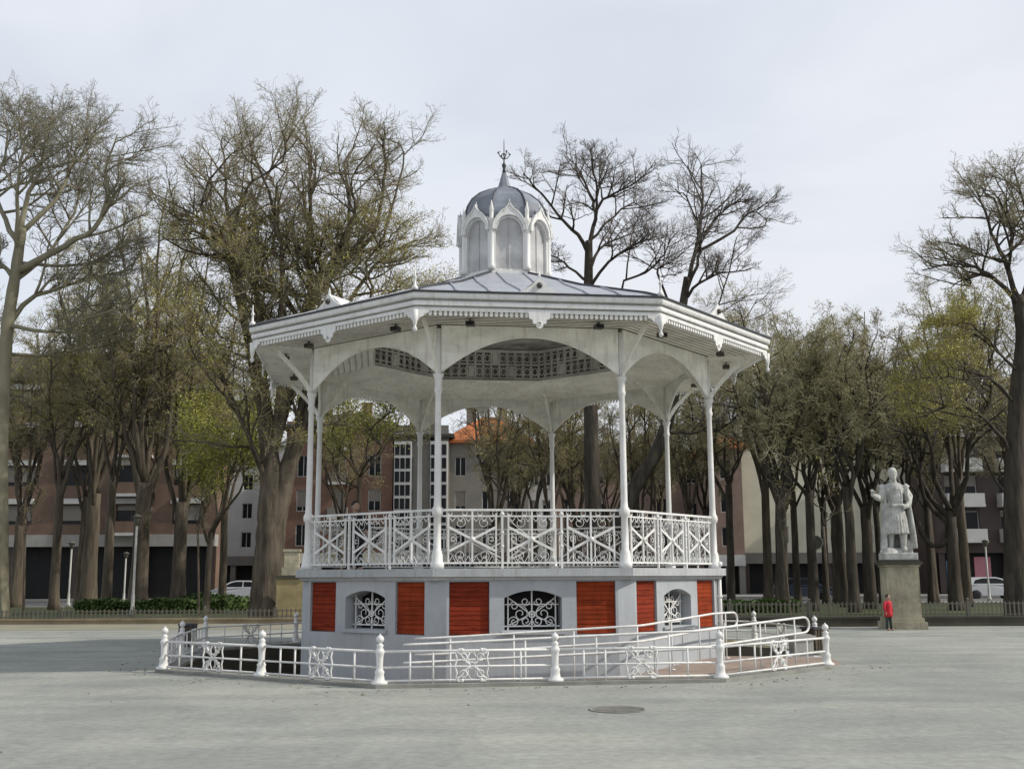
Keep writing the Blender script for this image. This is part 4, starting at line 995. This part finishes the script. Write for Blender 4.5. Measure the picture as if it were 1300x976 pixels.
# cloak hanging behind and over the shoulder on the right
cl = []; nc = 12
for i in range(9):
    z = h0+1.84-1.78*i/8; row = []
    for j in range(nc+1):
        a = R(-20+230*j/nc); rr = .30+.16*i/8+.03*sin(j*2.2+i*.3); row.append((rr*1.15*cos(a)+.03, rr*.95*sin(a)+.02, z))
    cl.append(row)
for i in range(8):
    for j in range(nc):
        a_, b_, c_, d_ = cl[i][j], cl[i][j+1], cl[i+1][j+1], cl[i+1][j]
        inn = lambda p: (p[0]*.80, p[1]*.80, p[2])
        m.hexa([inn(d_), inn(c_), c_, d_, inn(a_), inn(b_), b_, a_])
for k in range(5): m.tube([(-.24+.1*k,-.20-.02*(k%2),h0+1.72),(-.16+.085*k,-.235,h0+1.5),(-.10+.07*k,-.22,h0+1.28)], [.03,.038,.03], 6)
m.tube([(-.30,-.05,h0+1.28),(-.1,-.27,h0+1.24),(.15,-.27,h0+1.24),(.30,-.05,h0+1.28)], .045, 8)
for k in range(9): a = R(-150+15*k); m.tube([(.26*cos(a),.24*sin(a)-.02,h0+1.26),(.33*cos(a),.28*sin(a)-.03,h0+.88),(.38*cos(a),.32*sin(a)-.03,h0+.47)], [.02,.035,.04], 6)
for q in (-1, 1): m.tube([(q*.30,.0,h0+1.80),(q*.42,-.02,h0+1.70)], [.12,.14], 8)
for k in range(6): m.tube([cl[0][2*k], cl[3][2*k], cl[6][2*k], cl[8][2*k]], [.05,.06,.07,.06], 8)
m.v = [(x*.97, y*1.0, 2.104+(z-2.184)*1.125) for x, y, z in m.v]
remeshed(m, 'figure', M['stone'], st, .019, 2)

def person(label, loc, rotz, H, coat, trousers, pose):
    o = thing('person', label, 'person', loc, rotz); k = H/1.75
    def sc(p): return tuple(c_*k for c_ in p)
    m = MB()
    def sg(pts, rad): m.tube([sc(p) for p in pts], [r_*k for r_ in rad], 10)
    def bl(c_, r_, s_): m.ball(sc(c_), r_*k, 12, 8, s_)
    f = pose.get('step', .0)
    sg([(-.10,f,.06),(-.10,f*.6-.01,.47),(-.09,0,.90)], [.05,.065,.095]); sg([(.10,-f,.06),(.10,-f*.4-.02,.47),(.09,0,.90)], [.05,.065,.095])
    bl((-.10,f-.06,.045), .09, (.55,1.4,.5)); bl((.10,-f-.06,.045), .09, (.55,1.4,.5))
    sg([(0,0,.84),(0,.0,1.05),(0,-.01,1.28),(0,0,1.42)], [.155,.14,.165,.12]); bl((0,0,1.36), .16, (1.22,.7,.6))
    sg([(0,0,1.42),(0,-.02,1.54)], [.055,.052]); bl((0,-.03,1.63), .105, (.80,.95,1.15)); bl((0,-.135,1.615), .02, (.8,1,1.4)); bl((0,-.10,1.55), .05, (1,.8,.7))
    for q in (-1, 1):
        e = pose['elbow']; w = pose['wrist']
        sg([(q*.19,0,1.39),(q*e[0],e[1],e[2]),(q*w[0],w[1],w[2])], [.06,.047,.034])
        hx, hy, hz = q*w[0], w[1], w[2]; bl((hx,hy-.01,hz-.05), .042, (.6,.9,1.2))
        for n_ in range(4): sg([(hx,hy-.035+.02*n_,hz-.08),(hx-q*.01,hy-.04+.02*n_,hz-.13),(hx-q*.02,hy-.045+.02*n_,hz-.165+.01*abs(n_-1.5))], [.011,.010,.008])
        sg([(hx,hy-.05,hz-.05),(hx-q*.01,hy-.075,hz-.09)], [.012,.009]); bl((q*.085,-.02,1.62), .025, (.5,.9,1.3)); bl((q*.035,-.118,1.645), .013, (1,1,1))
    b_ = remeshed(m, 'body', M['skin'], o, .012*k*1.3, 2)
    m = MB()   # coat: follows torso, with sleeves
    m.lathe([(.10*k,1.46*k),(.17*k,1.42*k),(.205*k,1.34*k),(.19*k,1.15*k),(.18*k,1.0*k),(.20*k,.80*k),(.205*k,.66*k),(.15*k,.67*k)], n=16)
    m.v = [(x*1.0, y*.98, z) for x, y, z in m.v]
    for q in (-1, 1):
        e = pose['elbow']; w = pose['wrist']
        m.tube([sc((q*.17,0,1.40)), sc((q*e[0],e[1],e[2])), sc((q*w[0],w[1],w[2]-.0))], [.078*k,.066*k,.050*k], 10)
    m.build('coat', coat, o)
    m = MB()
    for q, ff in ((-1, f), (1, -f)): m.tube([sc((q*.10,ff,.07)), sc((q*.10,ff*.5-.01,.47)), sc((q*.085,0,.88))], [.066*k,.080*k,.112*k], 10)
    m.build('trousers', trousers, o)
    m = MB(); m.ball(sc((0,.0,1.665)), .115*k, 12, 8, (.88,.95,1.0)); m.build('hair', M['hair'], o)
    return o
pp = at(1129, 799, 33.9)
person('small person in a red coat and dark trousers standing beside the statue pedestal', (pp[0],33.9,0), .6, 1.06, M['coatred'], M['clothgreen'], dict(elbow=(.27,.02,1.14), wrist=(.26,-.06,.90), step=.05))
pp = at(450, 700, 25.9)
pb = person('person dressed in black standing inside the bandstand behind the left railing', (pp[0],25.9,1.808), .5, 1.60, M['clothdark'], M['clothdark'], dict(elbow=(.26,.03,1.13), wrist=(.18,-.18,1.02), step=.03)); pb.scale = (1.2,1.2,1)
# second pedestal, ochre, right of the big trunk
pp = at(369, 775, 43.6)
pd = thing('stone_pedestal', 'ochre stone pedestal in sunlight between the largest trunk and the bandstand', 'pedestal', (pp[0],43.6,0), .1)
m = MB(); m.box(-.62,.62,-.55,.55,0,.3); m.box(-.52,.52,-.46,.46,.3,1.62); m.build('shaft', M['pedestal2'], pd)
m = MB(); m.box(-.60,.60,-.54,.54,1.622,1.74); m.build('cap', M['kerb'], pd)
m = MB(); m.box(-.36,.36,-.32,.32,1.744,2.05); m.box(-.28,.28,-.25,.25,2.05,2.65); m.box(-.33,.33,-.30,.30,2.65,2.75); m.build('upper_block', M['pedestal'], pd)

# ------------------------------------------------------------------ lamps, sign, cars
def lamp_model(H, label, loc):
    o = thing('street_lamp', label, 'street lamp', loc, 0, 'slim pale park lamps'); m = MB()
    m.lathe([(.13,0),(.13,.25),(.085,.3),(.075,.9),(.055,1.0),(.05,H-.45)], n=10); m.build('post', M['lamp'], o)
    m = MB(); m.lathe([(.05,H-.46),(.10,H-.42),(.17,H-.12),(.18,H-.08),(.26,H-.06),(.10,H+.03),(.02,H+.08)], n=10); m.build('lantern', M['picket'], o)
    return o
p = at(168, 775, 50); l0 = lamp_model(4.45, 'tall white lamp post behind the fence, nearest on the left lawn', (p[0],50,0))
for px, Y, lab, s_ in ((88,66,'slim white lamp post on the left, before the brick block arcade',.85), (158,74,'far short lamp post beside the nearest lamp, by the arcade',.75), (1255,70,'slim lamp post rising in front of the white parked car',.85)):
    p = at(px, 745, Y); copy_thing(l0, lab, (p[0],Y,0), 0, None, (1,1,s_))
p = at(1038, 745, 62); sg_ = thing('road_sign', 'round grey road sign on a pale post among the lime trunks', 'road sign', (p[0],62,0))
m = MB(); m.tube([(0,0,0),(0,0,3.9)], .055, 8); m.build('post', M['lamp'], sg_)
m = MB(); m.prism([(.38*cos(a*pi/12), 3.45+.38*sin(a*pi/12)) for a in range(24)], .03, lambda x, y, z: (x, y-.08, z)); m.build('disc', M['picket'], sg_)
m = MB(); m.tube([(.38*cos(a*pi/12), -.10, 3.45+.38*sin(a*pi/12)) for a in range(25)], .03, 6); m.build('rim', M['lamp'], sg_)

def car(label, loc, rotz, paint, group='cars parked along the street'):
    o = thing('parked_car', label, 'car', loc, rotz, group); W = .86
    prof = [(-2.05,.42),(-2.08,.62),(-2.02,.86),(-1.85,.98),(-1.30,1.04),(-.95,1.06),(1.05,1.02),(1.55,.92),(1.95,.78),(2.06,.60),(2.05,.36)]
    m = MB(); m.smooth = False
    n = len(prof); ys = [(-W,.97),(-W*.93,1.0),(0,1.01),(W*.93,1.0),(W,.97)]
    loops = [[(x, y*(1 if abs(x) < 1.8 else .93), .40+(z-.40)*k if z > .4 else z) for x, z in prof] for y, k in ys]
    for a_, b_ in zip(loops, loops[1:]):
        for i in range(n-1): m.quad(a_[i], a_[i+1], b_[i+1], b_[i])
    def side(y):
        pts = [(x, y*(1 if abs(x) < 1.8 else .93), .40+(z-.40)*.97 if z > .4 else z) for x, z in prof]
        for cx in (1.28, -1.28): pass
        low = []
        for cx in (1.28, -1.28):
            low += [(cx+.36*cos(a*pi/8), y, .30+.36*sin(a*pi/8)) for a in range(9)]
        m.poly(pts+low)
    side(-W); side(W)
    m.build('body', paint, o)
    cab = [(-1.75,1.0),(-1.45,1.34),(-.95,1.47),(.15,1.48),(.55,1.38),(1.20,1.0)]
    m = MB()
    def tp(z): return 1-.30*(z-1.0)/.48*.55
    for (x0, z0), (x1, z1) in zip(cab, cab[1:]):
        m.cur = 1 if (z0 < 1.1 or z1 < 1.1) else 0
        m.quad((x0,-W*.92*tp(z0),z0), (x1,-W*.92*tp(z1),z1), (x1,W*.92*tp(z1),z1), (x0,W*.92*tp(z0),z0))
    m.cur = 0
    for q in (-1, 1): m.poly([(x, q*W*.92*tp(z), z) for x, z in cab])
    m.build('cabin', [paint, M['glass']], o)
    for q in (-1, 1):
        for pts in ([(-1.38,1.07),(-1.22,1.30),(-.78,1.40),(-.38,1.41),(-.38,1.07)], [(-.30,1.07),(-.30,1.41),(.12,1.41),(.46,1.33),(.95,1.07)]):
            m = MB(); m.prism(pts, .012, lambda x, y, z: (x, q*(W*.92*tp(z)+.009)+y, z)); m.build('side_window', M['glass'], o)
    for cx in (1.28, -1.28):
        for q in (-1, 1):
            w = MB(); w.lathe([(.16,-.1),(.30,-.1),(.315,-.06),(.315,.06),(.30,.1),(.16,.1)], n=18); w.v = [(x+cx, z+q*.76, y+.315) for x, y, z in w.v]; wo_ = w.build('wheel', M['tyre'], o)
            w = MB(); w.lathe([(.03,-.104),(.19,-.107),(.20,.09)], n=14); w.v = [(x+cx, z*q*-1*-1+q*.76, y+.315) for x, y, z in w.v] if q < 0 else [(x+cx, -z+q*.76, y+.315) for x, y, z in w.v]; w.build('rim', M['chrome'], wo_)
    for q in (-1, 1):
        m = MB(); m.ball((1.93,q*.62,.70), .13, 8, 6, (.7,1.2,.6)); m.build('headlight', M['lens'], o)
        m = MB(); m.ball((-1.98,q*.66,.80), .12, 8, 6, (.5,1,.8)); m.build('tail_light', M['red'], o)
    return o
p = at(1257, 750, 73.5); c0 = car('white hatchback parked on the street right of the statue', (p[0],73.5,0), 0, M['carwhite'])
p = at(303, 745, 73.5); copy_thing(c0, 'white car parked left of the largest trunk, before the pale building', (p[0],74.0,0), pi)
p = at(1018, 748, 73); car('dark blue car parked behind the grove, left of the round road sign', (p[0],73,0), 0, M['carblue'])

# ------------------------------------------------------------------ buildings
def wall_openings(m, x0, x1, z0, z1, rects, y, d):
    xs = sorted({x0, x1, *[r_[0] for r_ in rects], *[r_[1] for r_ in rects]}); zs = sorted({z0, z1, *[r_[2] for r_ in rects], *[r_[3] for r_ in rects]})
    for a0, a1 in zip(xs, xs[1:]):
        for c0_, c1 in zip(zs, zs[1:]):
            mx, mz = (a0+a1)/2, (c0_+c1)/2
            if any(r_[0] < mx < r_[1] and r_[2] < mz < r_[3] for r_ in rects): continue
            m.quad((a0,y,c0_), (a1,y,c0_), (a1,y,c1), (a0,y,c1))
    for r_ in rects:
        a0, a1, c0_, c1 = r_; y2 = y+d
        m.quad((a0,y,c0_),(a0,y2,c0_),(a0,y2,c1),(a0,y,c1)); m.quad((a1,y,c0_),(a1,y,c1),(a1,y2,c1),(a1,y2,c0_))
        m.quad((a0,y,c1),(a0,y2,c1),(a1,y2,c1),(a1,y,c1)); m.quad((a0,y,c0_),(a1,y,c0_),(a1,y2,c0_),(a0,y2,c0_))
def building(label, cx, Y, W, D, H, wallm, storeys, fh, g, win, pitch, groundm, bandm=None, roof=None, balcony=None, rot=0., shop=None, lintel=None, framem=None):
    """win=(w,h,sill); storeys above a ground floor of height g"""
    o = thing('apartment_building', label, 'building', (cx,Y,.14), rot)
    ww, wh, sl = win; n = max(1, int(W/pitch)); xs = [-W/2+W*(i+.5)/n for i in range(n)]
    rects = []
    for f in range(storeys):
        for x in xs: rects.append((x-ww/2, x+ww/2, g+f*fh+sl, g+f*fh+sl+wh))
    m = MB(); wall_openings(m, -W/2, W/2, g, H, rects, 0, .22)
    m.quad((-W/2,0,0),(-W/2,0,H),(-W/2,D,H),(-W/2,D,0)); m.quad((W/2,0,0),(W/2,D,0),(W/2,D,H),(W/2,0,H)); m.quad((-W/2,D,0),(-W/2,D,H),(W/2,D,H),(W/2,D,0)); m.quad((-W/2,0,H),(W/2,0,H),(W/2,D,H),(-W/2,D,H))
    m.build('wall', wallm, o)
    proto = None; brg = random.Random(int(cx*7)); blindm = M['blind']
    for (a0, a1, c0_, c1) in rects[:96]:
        loc = ((a0+a1)/2, .14, c0_)
        if proto is None:
            q = MB()
            for x0_, x1_, z0_, z1_ in ((-ww/2,-ww/2+.07,0,wh),(ww/2-.07,ww/2,0,wh),(-ww/2+.07,ww/2-.07,0,.07),(-ww/2+.07,ww/2-.07,wh-.07,wh),(-.03,.03,.07,wh-.07)): q.box(x0_+.002,x1_-.002,0,.06,z0_+.002,z1_-.002)
            proto = q.build('window', framem or M['frame'], o, loc=loc); q = MB(); q.box(-ww/2+.02,ww/2-.02,.03,.05,.02,wh-.02); q.build('pane', M['glass'], proto)
            protos = [proto]
            if lintel: q = MB(); q.box(-ww/2-.1,ww/2+.1,-.42,-.16,wh+.02,wh+.42); q.build('awning', lintel, proto)
        else:
            c = copy_part(proto, o, loc=loc); hb = brg.choice((0,0,.3,.55,.8))
            if hb: q = MB(); q.box(-ww/2+.08, ww/2-.08, -.012, .026, wh*(1-hb), wh-.08); q.build('blind', blindm, c)
    if len(rects) > 96:
        q = MB()
        for (a0, a1, c0_, c1) in rects[96:]: q.box(a0+.02,a1-.02,.15,.18,c0_+.02,c1-.02)
        e = q.build('windows', M['glass'], o); e['kind'] = 'stuff'
    # ground floor: dark shopfronts between piers, with a fascia band above
    m = MB(); m.box(-W/2+.01, W/2-.01, .62, .8, 0, g-.9); m.build('shopfront', M['dark'], o)
    npx = max(2, int(W/5)); pz = None
    for i in range(npx+1):
        x = -W/2+.25+(W-.5)*i/npx
        if pz is None: m = MB(); m.box(-.25, .25, .02, .5, 0, g-.9); pz = m.build('pier', groundm, o, loc=(x,0,0))
        else: copy_part(pz, o, loc=(x,0,0))
    m = MB(); m.box(-W/2-.02, W/2+.02, -.10, .9, g-.9, g-.003); m.build('fascia', bandm or groundm, o)
    if shop:
        for (x, w_, z0_, z1_, mm) in shop: q = MB(); q.box(x-w_/2, x+w_/2, .50, .60, z0_, z1_); q.build('shop_panel', M[mm], o)
    if balcony:
        bw, bd, bh, bm, sm, sel = balcony; bp_ = None
        for f in range(storeys):
            for i, x in enumerate(xs):
                if not sel(i, f): continue
                loc = (x, 0, g+f*fh)
                if bp_ is None:
                    q = MB(); q.box(-bw/2,bw/2,-bd,-.003,-.12,.10); bp_ = q.build('balcony', sm, o, loc=loc)
                    q = MB(); q.box(-bw/2+.03,bw/2-.03,-bd+.02,-bd+.12,.102,bh); q.box(-bw/2+.03,-bw/2+.13,-bd+.12,-.004,.102,bh); q.box(bw/2-.13,bw/2-.03,-bd+.12,-.004,.102,bh); q.build('parapet', bm, bp_)
                else: copy_part(bp_, o, loc=loc)
    if roof:
        kind, rm, rh = roof; m = MB(); e = .5
        A = [(-W/2-e,-e,H+.002),(W/2+e,-e,H+.002),(W/2+e,D+e,H+.002),(-W/2-e,D+e,H+.002)]; B_ = [(a[0],a[1],H+.25) for a in A]
        m.hexa(A+B_)
        i_ = min(W, D)/2*.98 if kind == 'hip' else .0
        r0_ = (-W/2-e+i_, D/2, H+rh); r1_ = (W/2+e-i_, D/2, H+rh)
        C_ = [(a[0],a[1],H+.252) for a in A]
        m.poly([C_[0],C_[1],r1_,r0_]); m.poly([C_[2],C_[3],r0_,r1_]); m.poly([C_[1],C_[2],r1_]); m.poly([C_[3],C_[0],r0_])
        ro = m.build('roof', rm, o)
        for cx_ in (-W*.22, W*.18): q = MB(); q.box(cx_-.45,cx_+.45,D*.4,D*.4+.8,H+rh*.45,H+rh+.7); q.box(cx_-.52,cx_+.52,D*.4-.07,D*.4+.87,H+rh+.702,H+rh+.82); q.build('chimney', wallm, ro)
    return o
building('brown brick apartment block with white-edged balconies, far left', -35.6, 84, 26, 3.6, 16.6, M['brick'], 4, 2.95, 4.8, (2.3,1.55,.75), 4.3, M['bdark'], mat('stone_fascia', (.30,.29,.26), .8, .15, 1.), ('hip', M['roofdark'], 2.6),
    (3.0,.9,.95,M['brick'],M['bwhite'], lambda i, f: i % 3 == 1), lintel=M['bwhite'], framem=M['bdark'])
building('pale white apartment house with rows of small windows left of the largest trunk', -27.2, 108, 9.4, 12, 14.4, M['bwhite'], 4, 2.8, 3.6, (1.0,1.5,.8), 1.9, M['bgrey'], None, ('hip', M['roofpale'], 2.6))
building('red brick house seen through the left bay of the bandstand', -15.2, 96, 9.4, 12, 14.5, M['brick_red'], 4, 3.0, 3.6, (1.1,1.9,.6), 2.6, M['bdark'], M['cream'], ('hip', M['roofdark'], 2.2),
    (1.8,.6,.9,M['bgrey'],M['bwhite'], lambda i, f: i == 1))
o = building('grey house with white glazed bay windows behind the front left column', -8.0, 96, 4.8, 12, 13.6, M['bgrey'], 4, 2.9, 3.6, (1.0,1.8,.6), 1.6, M['bdark'], M['bwhite'], ('hip', M['roofdark'], 1.6))
m = MB()
for cx in (-1.55, 1.6):
    m = MB(); m.box(cx-.75,cx+.75,-.75,-.003,3.6,13.2); bay = m.build('bay_window', M['bwhite'], o)
    for f in range(8):
        for j in range(3): q = MB(); q.box(cx-.68+.47*j, cx-.68+.47*j+.38, -.775, -.752, 3.8+1.17*f, 3.8+1.17*f+.92); q.build('pane', M['glass'], bay)
building('house with bright orange tiled roof seen through the middle of the bandstand', -2.2, 97, 7.2, 9, 13.2, M['bgrey'], 3, 3.0, 3.6, (1.0,1.7,.7), 2.2, M['bdark'], None, ('hip', M['rooforange'], 3.0))
building('narrow pale house in the gap beside the orange roof, seen through the bandstand', 2.5, 98, 2.2, 9, 11.8, M['bwhite'], 3, 2.8, 3.2, (.8,1.5,.7), 1.1, M['bgrey'], None, ('hip', M['roofdark'], 1.2))
building('low brown house seen through the right bay of the bandstand', 10.6, 99, 14, 12, 12.2, M['brick_pink'], 3, 2.9, 3.2, (1.0,1.6,.7), 2.4, M['bgrey'], M['bgrey'], ('hip', M['roofdark'], 2.0))
building('narrow pink brick house at the right end of the bandstand roof', 17.9, 92, 2.7, 9, 12.0, M['brick_pink'], 3, 2.8, 3.2, (1.0,1.6,.7), 2.0, M['bgrey'], M['bwhite'], ('hip', M['rooforange'], 2.2))
building('cream apartment block behind the lime grove left of the statue', 26.7, 94, 14.4, 12, 14.5, M['cream'], 4, 2.85, 3.4, (.7,1.4,.8), 5.4, M['bdark'], M['bgrey'], ('hip', M['roofdark'], 2.))
building('dark apartment block with white balcony bands at the far right', 44.5, 88, 21.5, 13, 15.2, M['bdark'], 4, 2.8, 4.1, (2.6,1.5,.9), 3.6, M['bdark'], M['bdark'], None,
    (3.0,1.0,.95,M['bwhite'],M['bwhite'], lambda i, f: True), shop=[(-9.2,1.6,.2,2.6,'shop_blue'),(-7.1,1.3,.2,2.9,'shop_pink'),(-3.0,2.2,1.9,2.7,'bwhite')])

building('long tan brick block beyond the left edge of the park', -64, 90, 30, 10, 15.5, M['brick_red'], 4, 2.9, 4.2, (1.5,1.5,.8), 3.8, M['bdark'], M['bgrey'], ('hip', M['roofdark'], 2.6))
building('grey block beyond the right edge of the park', 68, 92, 22, 10, 14.8, M['bgrey'], 4, 2.9, 3.8, (1.4,1.5,.8), 3.4, M['bdark'], M['bgrey'], ('hip', M['roofdark'], 2.2))
# ------------------------------------------------------------------ sky, sun
EL, AZ = 39., -9.   # sun from the right (+X), slightly towards the camera
w = bpy.data.worlds.new('World'); S.world = w; w.use_nodes = True; nt = w.node_tree; N = nt.nodes; L = nt.links
bg = N['Background']; bg.inputs['Strength'].default_value = .1
sky = N.new('ShaderNodeTexSky'); sky.sky_type = 'NISHITA'; sky.sun_disc = False; sky.sun_elevation = R(EL); sky.sun_rotation = R(90-AZ); sky.air_density = 1.2; sky.dust_density = 2.; 
tc = N.new('ShaderNodeTexCoord'); mp = N.new('ShaderNodeMapping'); mp.inputs['Scale'].default_value = (1,1,2.6); L.new(tc.outputs['Generated'], mp.inputs['Vector'])
nz = N.new('ShaderNodeTexNoise'); nz.inputs['Scale'].default_value = 2.1; nz.inputs['Detail'].default_value = 5; nz.inputs['Distortion'].default_value = .5; L.new(mp.outputs['Vector'], nz.inputs['Vector'])
cr = N.new('ShaderNodeValToRGB'); cr.color_ramp.elements[0].position = .34; cr.color_ramp.elements[1].position = .56
cr.color_ramp.elements[0].color = (.80,.80,.80,1); cr.color_ramp.elements[1].color = (1,1,1,1); L.new(nz.outputs['Fac'], cr.inputs['Fac'])
n2 = N.new('ShaderNodeTexNoise'); n2.inputs['Scale'].default_value = 1.3; n2.inputs['Detail'].default_value = 4; L.new(mp.outputs['Vector'], n2.inputs['Vector'])
c2 = N.new('ShaderNodeValToRGB'); c2.color_ramp.elements[0].position = .35; c2.color_ramp.elements[1].position = .65
c2.color_ramp.elements[0].color = (7.4,8.05,9.0,1); c2.color_ramp.elements[1].color = (8.3,8.55,9.15,1); L.new(n2.outputs['Fac'], c2.inputs['Fac'])
sx = N.new('ShaderNodeSeparateXYZ'); L.new(tc.outputs['Generated'], sx.inputs[0])     # cloud thick towards the horizon, thinned overhead, out of view, to cut fill light
er = N.new('ShaderNodeValToRGB'); er.color_ramp.elements[0].position = .50; er.color_ramp.elements[1].position = .86
er.color_ramp.elements[0].color = (1,1,1,1); er.color_ramp.elements[1].color = (.58,.58,.58,1); L.new(sx.outputs['Z'], er.inputs['Fac'])
fm = N.new('ShaderNodeMath'); fm.operation = 'MULTIPLY'; L.new(cr.outputs['Color'], fm.inputs[0]); L.new(er.outputs['Color'], fm.inputs[1])
mx = N.new('ShaderNodeMixRGB'); L.new(fm.outputs[0], mx.inputs['Fac']); L.new(sky.outputs['Color'], mx.inputs[1]); L.new(c2.outputs['Color'], mx.inputs[2])
L.new(mx.outputs['Color'], bg.inputs['Color'])
sun = bpy.data.lights.new('sun', 'SUN'); sun.energy = 3.4; sun.angle = R(.9); sun.color = (1,.94,.84)
so = bpy.data.objects.new('sun', sun); COL.objects.link(so)
d = Vector((cos(R(EL))*cos(R(AZ)), cos(R(EL))*sin(R(AZ)), sin(R(EL)))); so.rotation_euler = d.to_track_quat('Z', 'Y').to_euler(); so.location = (40,10,40)
S.view_settings.view_transform = 'Standard'; S.view_settings.look = 'None'; S.view_settings.exposure = 0; S.view_settings.gamma = 1; S.view_settings.use_curve_mapping = False
